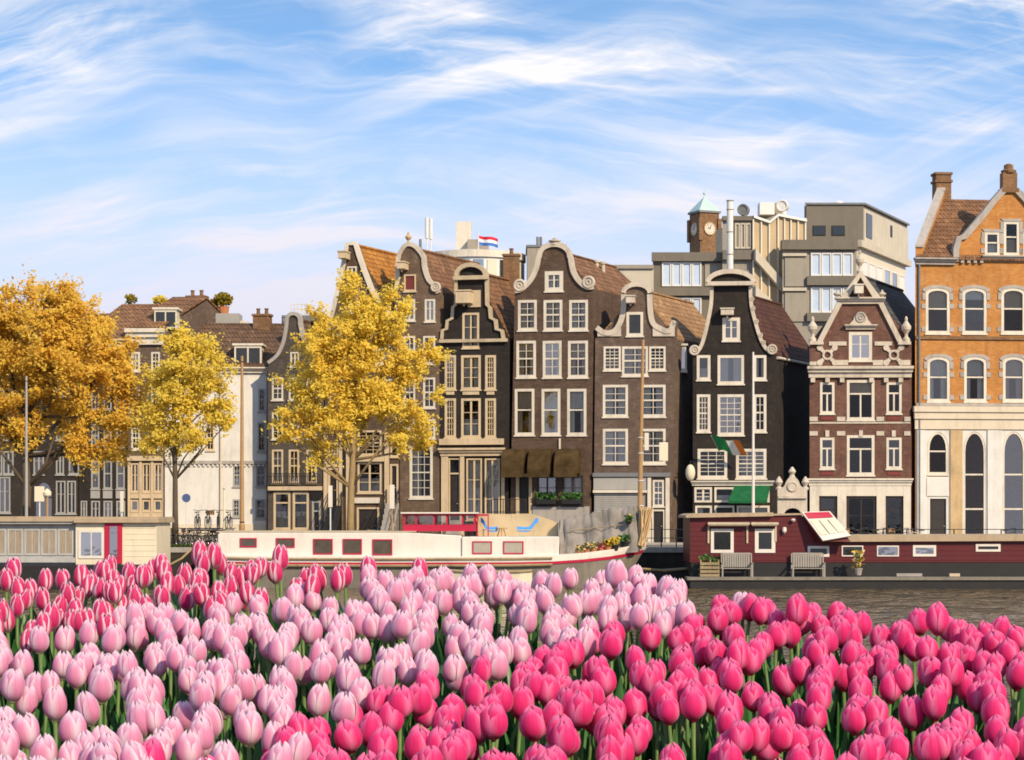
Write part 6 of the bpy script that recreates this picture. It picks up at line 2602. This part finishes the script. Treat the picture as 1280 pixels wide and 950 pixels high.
mat('bark', (.10, .075, .05), .9, .35, 2.5, bump=.8, grime=.3, stretch=(3, 3, .6))
mat('bark_pale', (.30, .21, .10), .9, .3, 2.5, bump=.8, grime=.3, stretch=(3, 3, .6))
leaf_mat('leaves_yellow', (.84, .66, .10), (.76, .54, .07), (.86, .72, .18), .5)
leaf_mat('leaves_orange', (.78, .52, .085), (.80, .60, .11), (.68, .40, .07), .5)
leaf_mat('leaves_lime', (.84, .66, .10), (.68, .52, .075), (.86, .72, .18), .5)
leaf_mat('leaves_shrub', (.34, .24, .03), (.16, .17, .03), (.5, .33, .04))


def tree(name, label, cat, base, trunk_pts, lobes, n_clump, per, leafs, bark, lsize=.2, seed=1, r0=.24, spread=.42):
    """base/trunk points and lobes are (px, py, depth offset); lobes add a half-width and half-height in photo pixels."""
    rg = random.Random(seed)
    Y0 = base[2]

    def W(px, py, dy=0.0):
        return Vector((X(px, Y0), Y0 + dy, Z(py, Y0)))
    b = W(base[0], base[1])
    b.z = STREET
    o = thing(name, label, cat, b)
    L = []
    for px, py, dy, rx, ry in lobes:
        L.append((W(px, py, dy), rx * Y0 / F, ry * Y0 / F))
    vol = [a * a * c for _, a, c in L]
    tot = sum(vol)
    k = MB()
    tp2 = [b] + [W(*q) for q in trunk_pts]
    nseg = len(tp2)
    k.tube(tp2, [r0 * (1.25 if i == 0 else 1 - .55 * i / nseg) for i in range(nseg)], 10)
    forks = tp2[2:]
    tips = []
    for (c, rx, ry), v in zip(L, vol):
        f = min(forks, key=lambda q: (q - c).length + (9 if q.z > c.z - .8 * math.hypot(q.x - c.x, q.y - c.y) else 0))
        mid = f.lerp(c, .5) + Vector((rg.uniform(-.4, .4), rg.uniform(-.4, .4), rg.uniform(-.2, .2)))
        k.tube([f, mid, c], [r0 * .42, r0 * .28, r0 * .12], 6)
        n = max(6, int(n_clump * v / tot))
        cl = []
        for i in range(n):
            d = Vector((rg.gauss(0, 1), rg.gauss(0, 1), rg.gauss(0, 1))).normalized()
            e = rg.random() ** .42
            q = c + Vector((d.x * rx, d.y * rx * .95, d.z * ry)) * e
            # ragged outline: drop clumps where a coarse noise is low, push some out
            nz = mnoise.noise(q * .55 + Vector((seed * 7.1, 0, 0)))
            if nz < -.10 and e > .35:
                continue
            if rg.random() < .12:
                q = c + (q - c) * 1.14
            cl.append(q)
        for q in cl[::3]:
            a = mid.lerp(c, rg.random())
            k.tube([a, a.lerp(q, .55) + Vector((0, 0, .12)), q], [r0 * .10, r0 * .07, .012], 4, False)
        tips += [(q, (q - c).normalized() if (q - c).length > .01 else Vector((0, 0, 1))) for q in cl]
    k.build('trunk', bark, o, smooth=True, fix=False)
    m = MB()
    for q, out in tips:
        axis = (out + Vector((rg.uniform(-.5, .5), rg.uniform(-.5, .5), rg.uniform(-.35, .35)))).normalized()
        sp = spread * rg.uniform(.7, 1.3)
        for i in range(per):
            p = q + axis * rg.gauss(0, sp) + Vector((rg.gauss(0, sp * .5), rg.gauss(0, sp * .5), rg.gauss(0, sp * .38)))
            s_ = lsize * rg.uniform(.6, 1.25)
            nrm = Vector((rg.gauss(0, .5) + .25, rg.gauss(0, .5) - .5, rg.gauss(0, .5) + .6)).normalized()
            a = nrm.orthogonal().normalized()
            a = (Matrix.Rotation(rg.random() * 6.28, 3, nrm) @ a) * s_
            bb = nrm.cross(a) * .62
            i0 = len(m.v)
            m.v += [p - a, p + bb * .9 + nrm * s_ * .12, p + a, p - bb * .9 + nrm * s_ * .12]
            m.f.append((i0, i0 + 1, i0 + 2, i0 + 3))
    m.build('crown', leafs, o, fix=False)
    return o


tree('autumn_tree', 'single bright yellow tree with pale trunk before the gabled houses', 'tree', (438.5, 684, 121.5),
     [(438, 650, 0), (439, 610, 0), (441, 575, 0), (443, 520, 0), (445, 450, 0), (447, 400, 0)],
     [(452, 352, 0, 20, 26), (432, 375, .4, 28, 28), (470, 385, -.4, 28, 30), (404, 398, .2, 24, 28), (448, 420, 0, 42, 36), (492, 425, .3, 34, 34), (505, 392, -.2, 18, 20), (398, 445, -.3, 36, 32), (440, 470, -.8, 46, 36), (510, 470, 0, 36, 34), (380, 488, .2, 34, 28),
      (466, 505, .8, 44, 34), (420, 520, -.6, 40, 30), (516, 515, -.3, 34, 28), (372, 522, .2, 30, 22), (388, 552, 0, 28, 22), (495, 545, .3, 38, 22), (432, 552, .5, 26, 22), (530, 556, 0, 16, 14), (398, 572, 0, 20, 12), (358, 545, 0, 18, 12), (530, 440, 0, 22, 20), (536, 495, 0, 16, 16)],
     660, 92, 'leaves_yellow', 'bark_pale', .112, 4, .22, .33)
tree('autumn_tree', 'slender yellow-green tree before the white house', 'tree', (219, 684, 120.8),
     [(219, 640, 0), (219, 600, 0), (218, 550, 0), (217, 500, 0), (219, 450, 0)],
     [(232, 425, 0, 24, 22), (214, 430, 0, 18, 20), (252, 440, .2, 22, 24), (225, 462, 0, 34, 26), (262, 478, 0, 28, 22), (198, 480, .3, 28, 26), (236, 505, -.4, 34, 24), (265, 520, .2, 26, 20), (190, 520, 0, 26, 24), (210, 545, .3, 30, 22), (245, 552, 0, 24, 16), (182, 555, 0, 18, 16), (274, 500, 0, 18, 12), (284, 528, 0, 9, 9)],
     330, 72, 'leaves_lime', 'bark', .108, 9, .17, .32)
tree('autumn_tree', 'huge orange-gold tree filling the left edge, highest on the left', 'tree', (30, 684, 122.5),
     [(31, 650, 0), (34, 610, .0), (30, 570, .2), (32, 520, 0), (38, 460, 0), (44, 410, 0)],
     [(38, 388, 0, 44, 34), (84, 392, .4, 44, 36), (0, 398, 0, 40, 34), (-36, 410, .3, 36, 40), (118, 412, -.3, 40, 36), (60, 430, -1.0, 58, 40), (10, 448, .6, 50, 44), (140, 448, .2, 36, 36), (104, 462, -.8, 50, 40), (-40, 470, 0, 44, 44), (50, 492, .5, 56, 38), (0, 510, -.6, 44, 34), (148, 492, .2, 32, 36), (112, 520, .3, 46, 34), (160, 528, 0, 24, 28), (70, 545, -.4, 46, 26), (20, 545, .3, 34, 20), (130, 560, 0, 36, 20), (96, 568, .3, 30, 16), (-30, 530, 0, 40, 30), (56, 366, 0, 22, 16), (76, 362, 0, 16, 12), (12, 366, 0, 22, 14)],
     950, 88, 'leaves_orange', 'bark', .118, 15, .30, .38)


def shrub(label, px, py, Y, rx, ry, m, n=420, group=None):
    rg = random.Random(label)
    c = Vector((X(px, Y), Y, Z(py, Y)))
    o = thing('roof_shrub', label, 'shrub', (c.x, c.y, c.z - ry), group)
    k = MB()
    for i in range(n):
        d = Vector((rg.gauss(0, 1), rg.gauss(0, 1), rg.gauss(0, 1))).normalized() * rg.random() ** .4
        q = c + Vector((d.x * rx, d.y * rx, d.z * ry))
        d1, d2 = [Vector((rg.uniform(-1, 1), rg.uniform(-1, 1), rg.uniform(-1, 1))).normalized() * .13 for _ in (0, 1)]
        k.poly([q - d1, q + d2, q + d1, q - d2])
    k.build('foliage', m, o, fix=False)
    k = MB()
    for i in range(6):
        a = rg.random() * 6.28
        k.tube([c - Vector((0, 0, ry * 1.15)), c + Vector((math.cos(a) * rx * .6, math.sin(a) * rx * .6, ry * .3))], .03, 4, False)
    k.build('stems', 'bark', o, fix=False)
    if 'in a tub' not in label:
        return o
    k = MB()
    k.lathe(c - Vector((0, 0, ry + .55)), [(.35, 0), (.42, .45), (.45, .5), (.3, .5)], 10)
    k.build('tub', 'terracotta', o)


shrub('rounded golden shrub in a tub on the roof terrace of the white house', 279, 374, 148.8, .66, .46, 'leaves_shrub', 420, 'plants on the roof terraces')
shrub('small green shrub in a tub beside the golden one, on the white house roof', 266, 380, 148.8, .3, .34, 'leaves_shrub', 160, 'plants on the roof terraces')
shrub('wispy pale shrub on the roof ridge above the brick house dormer', 200, 375, 147.2, .5, .3, 'leaves_lime', 130, 'plants on the roof terraces')
shrub('thin bare-looking shrub on the ridge right of the orange tree top', 163, 374, 147.4, .5, .34, 'leaves_shrub', 90, 'plants on the roof terraces')
# quay-side grass strip at the left
k = MB()
rg = random.Random(8)
for i in range(2600):
    x = rg.uniform(X(196, QY), X(275, QY))
    y_ = rg.uniform(QY - .05, QY + .9)
    h_ = rg.uniform(.05, .22)
    a = rg.random() * 3.14
    d = Vector((math.cos(a), math.sin(a), 0)) * .025
    l_ = Vector((rg.uniform(-.08, .08), rg.uniform(-.14, .04), h_))
    q = Vector((x, y_, STREET + .03))
    k.poly([q - d, q + d, q + l_])
tag(k.build('grass', 'grass_green', fix=False), kind='stuff')

# ------------------------------------------------------------------ tulips
def petal_mat(name, mid, edge, base, edge_lo, edge_hi, tip_lo, dark, trans=.30):
    m, t, p, out = new_mat(name)
    uvn = nd(t, 'ShaderNodeUVMap')
    sep = nd(t, 'ShaderNodeSeparateXYZ')
    t.links.new(uvn.outputs[0], sep.inputs[0])
    s_, v = sep.outputs[0], sep.outputs[1]
    e = math_n(t, 'ABSOLUTE', math_n(t, 'SUBTRACT', math_n(t, 'MULTIPLY', s_, 2.0), 1.0))
    vein = noise_n(t, combine(t, math_n(t, 'MULTIPLY', s_, 26.0), math_n(t, 'MULTIPLY', v, 2.2), 0), 1.0, 4, .6)
    ef = math_n(t, 'ADD', e, math_n(t, 'MULTIPLY', math_n(t, 'SUBTRACT', vein, .5), .55))
    edgef = ramp(t, ef, edge_lo, edge_hi)
    tipf = ramp(t, math_n(t, 'ADD', v, math_n(t, 'MULTIPLY', math_n(t, 'SUBTRACT', vein, .5), .3)), tip_lo, 1.02)
    f = math_n(t, 'MAXIMUM', edgef, tipf)
    obj = nd(t, 'ShaderNodeObjectInfo')
    midv = mixc(t, math_n(t, 'MULTIPLY', obj.outputs['Random'], .55), mid, dark)
    midv = mixc(t, ramp(t, vein, .38, .66), midv, tuple(x + (y - x) * .09 for x, y in zip(mid, edge)))
    c = mixc(t, f, midv, edge)
    c = mixc(t, ramp(t, v, .22, .0), c, base)
    t.nodes.remove(p)
    pr = nd(t, 'ShaderNodeBsdfPrincipled')
    t.links.new(c, pr.inputs['Base Color'])
    setin(pr, Roughness=.58)
    pr.inputs['Specular IOR Level'].default_value = .2
    pr.inputs['Sheen Weight'].default_value = .15
    b = nd(t, 'ShaderNodeBump')
    setin(b, Strength=.25, Distance=.002)
    t.links.new(vein, b.inputs['Height'])
    t.links.new(b.outputs[0], pr.inputs['Normal'])
    tl = nd(t, 'ShaderNodeBsdfTranslucent')
    t.links.new(c, tl.inputs[0])
    mx = nd(t, 'ShaderNodeMixShader')
    mx.inputs[0].default_value = trans
    t.links.new(pr.outputs[0], mx.inputs[1])
    t.links.new(tl.outputs[0], mx.inputs[2])
    t.links.new(mx.outputs[0], out.inputs[0])


petal_mat('petal_pink', (.78, .31, .50), (.88, .70, .79), (.66, .64, .46), .30, .98, .68, (.72, .24, .42), .42)
petal_mat('petal_red', (.78, .024, .20), (.86, .21, .43), (.46, .012, .07), .34, 1.05, .74, (.64, .012, .095), .36)
petal_mat('petal_magenta', (.66, .012, .15), (.88, .64, .75), (.66, .52, .45), .44, .86, .86, (.58, .012, .11), .34)
mat('stem_green', (.10, .17, .045), .5, .25, 12.0)
mat('leaf_green', (.045, .15, .04), .45, .35, 9.0, spec=.4, stretch=(3, 3, .5))
MATS['leaf_green'].node_tree.nodes


def bloom_mesh(seed, kind):
    rg = random.Random(seed)
    h = {'pink': .073, 'red': .072, 'magenta': .069}[kind] * rg.uniform(.96, 1.05)
    Rm = {'pink': .0240, 'red': .0248, 'magenta': .0198}[kind] * rg.uniform(.95, 1.06)
    top = {'pink': .27, 'red': .15, 'magenta': .22}[kind] * rg.uniform(.85, 1.15)
    prof = [(0, .10), (.06, .42), (.16, .72), (.30, .94), (.45, 1.0), (.6, .97), (.75, .87), (.88, .66), (1.0, top)]

    def rad(t):
        for (a, ra), (b, rb_) in zip(prof, prof[1:]):
            if t <= b:
                f = (t - a) / (b - a)
                f = f * f * (3 - 2 * f) * .5 + f * .5
                return ra + (rb_ - ra) * f
        return prof[-1][1]
    V, Fc, UV = [], [], []
    NS, NT = 9, 12
    rot = rg.random() * 6.28
    for ring in (0, 1):
        for kk in range(3):
            a0 = rot + (kk + ring * .5) * 2 * math.pi / 3 + rg.uniform(-.08, .08)
            hh = h * (rg.uniform(.93, 1.0) if ring else rg.uniform(.95, 1.03))
            wmax = R({'pink': 61, 'red': 64, 'magenta': 54}[kind]) * rg.uniform(.93, 1.06)
            scale = 1.0 if ring else .87
            openv = rg.uniform(-.07, .07) + (.17 if seed // 13 == 6 else .07 if seed // 13 == 2 else 0)
            curl = rg.uniform(-.02, .04)
            i0 = len(V)
            for j in range(NT):
                t = (j / (NT - 1))
                w = wmax * (1 - max(0, (t - .35) / .65) ** {'pink': 3.2, 'red': 2.9, 'magenta': 2.2}[kind]) ** .62
                if t < .12:
                    w = wmax * (.75 + .25 * t / .12)
                w = max(w, .03)
                for i in range(NS):
                    s_ = i / (NS - 1) * 2 - 1
                    an = a0 + s_ * w
                    r_ = Rm * (rad(t) * scale + openv * t ** 2.2)
                    r_ *= 1 + .10 * (1 - s_ * s_) * (1 if ring else .6) - .04 * abs(s_) ** 3 * t + (.05 if ring else .02) * abs(s_) ** 6
                    r_ += Rm * .05 * math.exp(-(s_ / .16) ** 2) * t * (1 if ring else 0)     # keel along the middle
                    z = hh * (t - .05 * s_ * s_ * t + curl * t ** 4 * (1 - abs(s_)))
                    V.append((math.cos(an) * r_, math.sin(an) * r_, z))
                    UV.append((s_ * .5 + .5, t))
            for j in range(NT - 1):
                for i in range(NS - 1):
                    k_ = i0 + j * NS + i
                    Fc.append((k_, k_ + 1, k_ + NS + 1, k_ + NS))
    # a small receptacle joins the six petals at the base
    i0 = len(V)
    for i in range(8):
        a = 2 * math.pi * i / 8
        V.append((math.cos(a) * Rm * .5, math.sin(a) * Rm * .5, h * .05))
        UV.append((.5, 0))
    V.append((0, 0, -.004))
    UV.append((.5, 0))
    for i in range(8):
        Fc.append((i0 + i, i0 + 8, i0 + (i + 1) % 8))
    me = bpy.data.meshes.new('bloom')
    me.from_pydata(V, [], Fc)
    uvl = me.uv_layers.new(name='UVMap')
    for l in me.loops:
        uvl.data[l.index].uv = UV[l.vertex_index]
    me.polygons.foreach_set('use_smooth', [True] * len(me.polygons))
    me.materials.append(MATS['petal_' + kind])
    return me, h


STEM = .40


def stem_mesh(seed):
    rg = random.Random(seed)
    k = MB()
    bx, by = rg.uniform(-.03, .03), rg.uniform(-.03, .03)
    k.tube([(-bx, -by, 0), (-bx * .5 + .004, -by * .4, STEM * .35), (-bx * .1, 0, STEM * .75), (0, 0, STEM)], [.0052, .0048, .0042, .0046], 7)
    me = bpy.data.meshes.new('stem')
    me.from_pydata([tuple(v) for v in k.v], [], k.f)
    me.polygons.foreach_set('use_smooth', [True] * len(me.polygons))
    me.materials.append(MATS['stem_green'])
    return me


def foliage_mesh(seed):
    rg = random.Random(seed)
    k = MB()
    a0 = rg.random() * 6.28
    for q in range(3):
        a = a0 + q * 2.1 + rg.uniform(-.4, .4)
        ln = rg.uniform(.32, .43)
        lean = rg.uniform(.08, .24)
        wd = rg.uniform(.019, .029)
        d = Vector((math.cos(a), math.sin(a), 0))
        s_ = Vector((-math.sin(a), math.cos(a), 0))
        rows = []
        for j in range(9):
            t = j / 8
            c = d * (.006 + ln * lean * t ** 1.6) + Vector((0, 0, ln * (t - .12 * t ** 3)))
            w = wd * (math.sin(math.pi * min(1, t * .86 + .14)) ** .8 + .02)
            tw = .5 * math.sin(t * 2 + q)
            rows.append([c - s_ * w + d * (.35 * w) + Vector((0, 0, tw * w * .4)), c, c + s_ * w + d * (.35 * w) - Vector((0, 0, tw * w * .4))])
        k.grid(rows)
    k.tube([(0, 0, 0), (0, 0, .03)], .009, 6)
    me = bpy.data.meshes.new('foliage')
    me.from_pydata([tuple(v) for v in k.v], [], k.f)
    me.polygons.foreach_set('use_smooth', [True] * len(me.polygons))
    me.materials.append(MATS['leaf_green'])
    return me


BA, BS = 1.167, .194            # height of the eye above the flowers: BA - BS * distance (the bed rises away from the viewer)


def interp(tab, x):
    if x <= tab[0][0]:
        return tab[0][1]
    for (a, ya), (b, yb) in zip(tab, tab[1:]):
        if x <= b:
            return ya + (yb - ya) * (x - a) / (b - a)
    return tab[-1][1]


BACK = [(-400, 718), (0, 716), (60, 711), (130, 713), (170, 716), (195, 709), (240, 706), (290, 708), (330, 718), (350, 703), (375, 714), (430, 726), (470, 722), (520, 722), (560, 723), (640, 728), (700, 724), (760, 722), (790, 734), (830, 742), (880, 762), (930, 764), (970, 770), (1000, 764), (1040, 778), (1100, 785), (1165, 776), (1220, 790), (1280, 794), (1700, 800)]
PINKRED = [(-200, 1200), (300, 975), (340, 948), (360, 915), (395, 882), (440, 870), (500, 858), (560, 842), (620, 828), (690, 812), (760, 795), (800, 783), (850, 772), (900, 752), (960, 730), (1700, 500)]
MAGPINK = [(-400, 808), (0, 806), (45, 800), (60, 786), (130, 782), (180, 770), (225, 764), (240, 758), (280, 758), (305, 760), (330, 750), (370, 738), (400, 731), (440, 722), (470, 713), (560, 690), (1700, 400)]
protos_t = {}
GRPS = {'pink': 'pale pink tulips', 'red': 'rose-red tulips', 'magenta': 'white-edged magenta tulips'}
LABS = {'pink': 'pale pink tulip with whitish petal tips standing in the crowded bed', 'red': 'deep rose-red tulip with closed egg-shaped bloom in the crowded bed', 'magenta': 'magenta tulip with white petal edges at the back of bed'}
NAMES = {'pink': 'pink_tulip', 'red': 'red_tulip', 'magenta': 'edged_tulip'}
stems = [stem_mesh(i) for i in range(5)]
folis = [foliage_mesh(20 + i) for i in range(6)]


def place_tulip(kind, var, x, d, zc, sc, rot, tilt, label=None):
    key = (kind, var)
    if key not in protos_t:
        protos_t[key] = bloom_mesh(var * 13 + len(kind), kind)
    me, h = protos_t[key]
    r = thing(NAMES[kind], label or LABS[kind], 'tulip', (x, d, zc - (STEM + h * .5) * sc), GRPS[kind])
    r.rotation_euler = (tilt[0], tilt[1], rot)
    r.scale = (sc, sc, sc)
    for nm, data, z in (('bloom', me, STEM), ('stem', stems[var % 5], 0), ('foliage', folis[(var * 5 + int(rot * 3)) % 6], 0)):
        c = bpy.data.objects.new(nm, data)
        COL.objects.link(c)
        c.parent = r
        c.location = (0, 0, z)
    return r


rg = random.Random(21)
count = {'pink': 0, 'red': 0, 'magenta': 0}
pts = []


def px_of(x, d):
    return CX + F * x / d


def py_of(d, dz=0.0):
    return HZ + F * (BA - BS * d - dz) / d


cands = []
SPX = .0572
d = 3.45
row = 0
while d < 5.75:
    hwid = 640 / F * d + .17
    nx = int(2 * hwid / SPX)
    for i in range(nx + 1):
        x = -hwid + SPX * (i + .5 * (row % 2)) + rg.uniform(-.026, .026)
        dd = d + rg.uniform(-.03, .03)
        cands.append((x, dd))
    d += SPX * 1.08
    row += 1
# pull some neighbours into small bunches, as in the photograph
for x, dd in cands:
    n = mnoise.noise(Vector((x * 5.5, dd * 5.5, 3.3)))
    x += .022 * mnoise.noise(Vector((x * 9, dd * 9, 0)))
    if n < -.39 and rg.random() < .8:
        continue
    dz = rg.gauss(0, .010)
    px, py = px_of(x, dd), py_of(dd, dz)
    if py < interp(BACK, px) - 8:
        continue
    if py > interp(PINKRED, px) + rg.uniform(-6, 6):
        kind = 'red'
    elif py < interp(MAGPINK, px) + rg.uniform(-5, 5):
        kind = 'magenta'
    else:
        kind = 'pink'
    if kind == 'red' and rg.random() < .11:
        continue
    if any((x - a) ** 2 + (dd - b) ** 2 < .037 ** 2 for a, b in pts[-140:]):
        continue
    if py > 988:
        continue
    pts.append((x, dd))
    count[kind] += 1
    place_tulip(kind, rg.randrange(7), x, dd, H - (BA - BS * dd) + dz, rg.uniform(.84, 1.0) * (1.0 - .075 * max(0, min(1, (dd - 3.9) / 1.4))), rg.random() * 6.28, (rg.gauss(0, .085), rg.gauss(0, .085)))



def lone(kind, px, py, d, label, sc=1.0):
    x = (px - CX) / F * d
    z = H + (HZ - py) / F * d
    place_tulip(kind, 3, x, d, z, sc, 1.0, (0, 0), label)


lone('red', 997, 762, 4.72, 'rose-red tulip standing highest against the brown water, before the right bench')
lone('red', 1172, 773, 4.66, 'rose-red tulip poking up alone at the right against the brown water')
lone('pink', 771, 718, 5.15, 'pale pink tulip standing tallest under the white boat bow', 1.05)
lone('pink', 928, 757, 4.95, 'single pale pink tulip poking up at the far end among the rose-red ones', .95)
lone('magenta', 351, 697, 5.4, 'magenta white-edged tulip standing alone before the white boat windows')
lone('magenta', 461, 711, 5.3, 'magenta white-edged tulip sticking up left among the pale pink ones')
lone('magenta', 525, 713, 5.3, 'magenta white-edged tulip sticking up right among the pale pink ones')
lone('red', 190, 948, 3.8, 'lone rose-red tulip among the pale pink ones at bottom left')
lone('magenta', 250, 692, 5.4, 'tallest magenta white-edged tulip, left one of a pair at the back')
lone('magenta', 268, 694, 5.42, 'tallest magenta white-edged tulip, right one of a pair at the back')

# the earth of the bed, rising away from the viewer, then falling to the quay
k = MB()
prof = [(2.6, H - (BA - BS * 2.6) - .46), (3.2, H - (BA - BS * 3.2) - .45), (4.2, H - (BA - BS * 4.2) - .45), (5.3, H - (BA - BS * 5.3) - .45), (5.7, H - (BA - BS * 5.7) - .47), (6.1, 3.05), (6.6, 2.56)]
rows = []
for y_, z in prof:
    rows.append([(x * .12, y_ + .05 * mnoise.noise(Vector((x * .3, y_, 0))), z + .02 * mnoise.noise(Vector((x * .8, y_ * 5, 0)))) for x in range(-26, 27)])
k.grid(rows)
tag(k.build('soil', 'soil', smooth=True, fix=False), kind='structure')
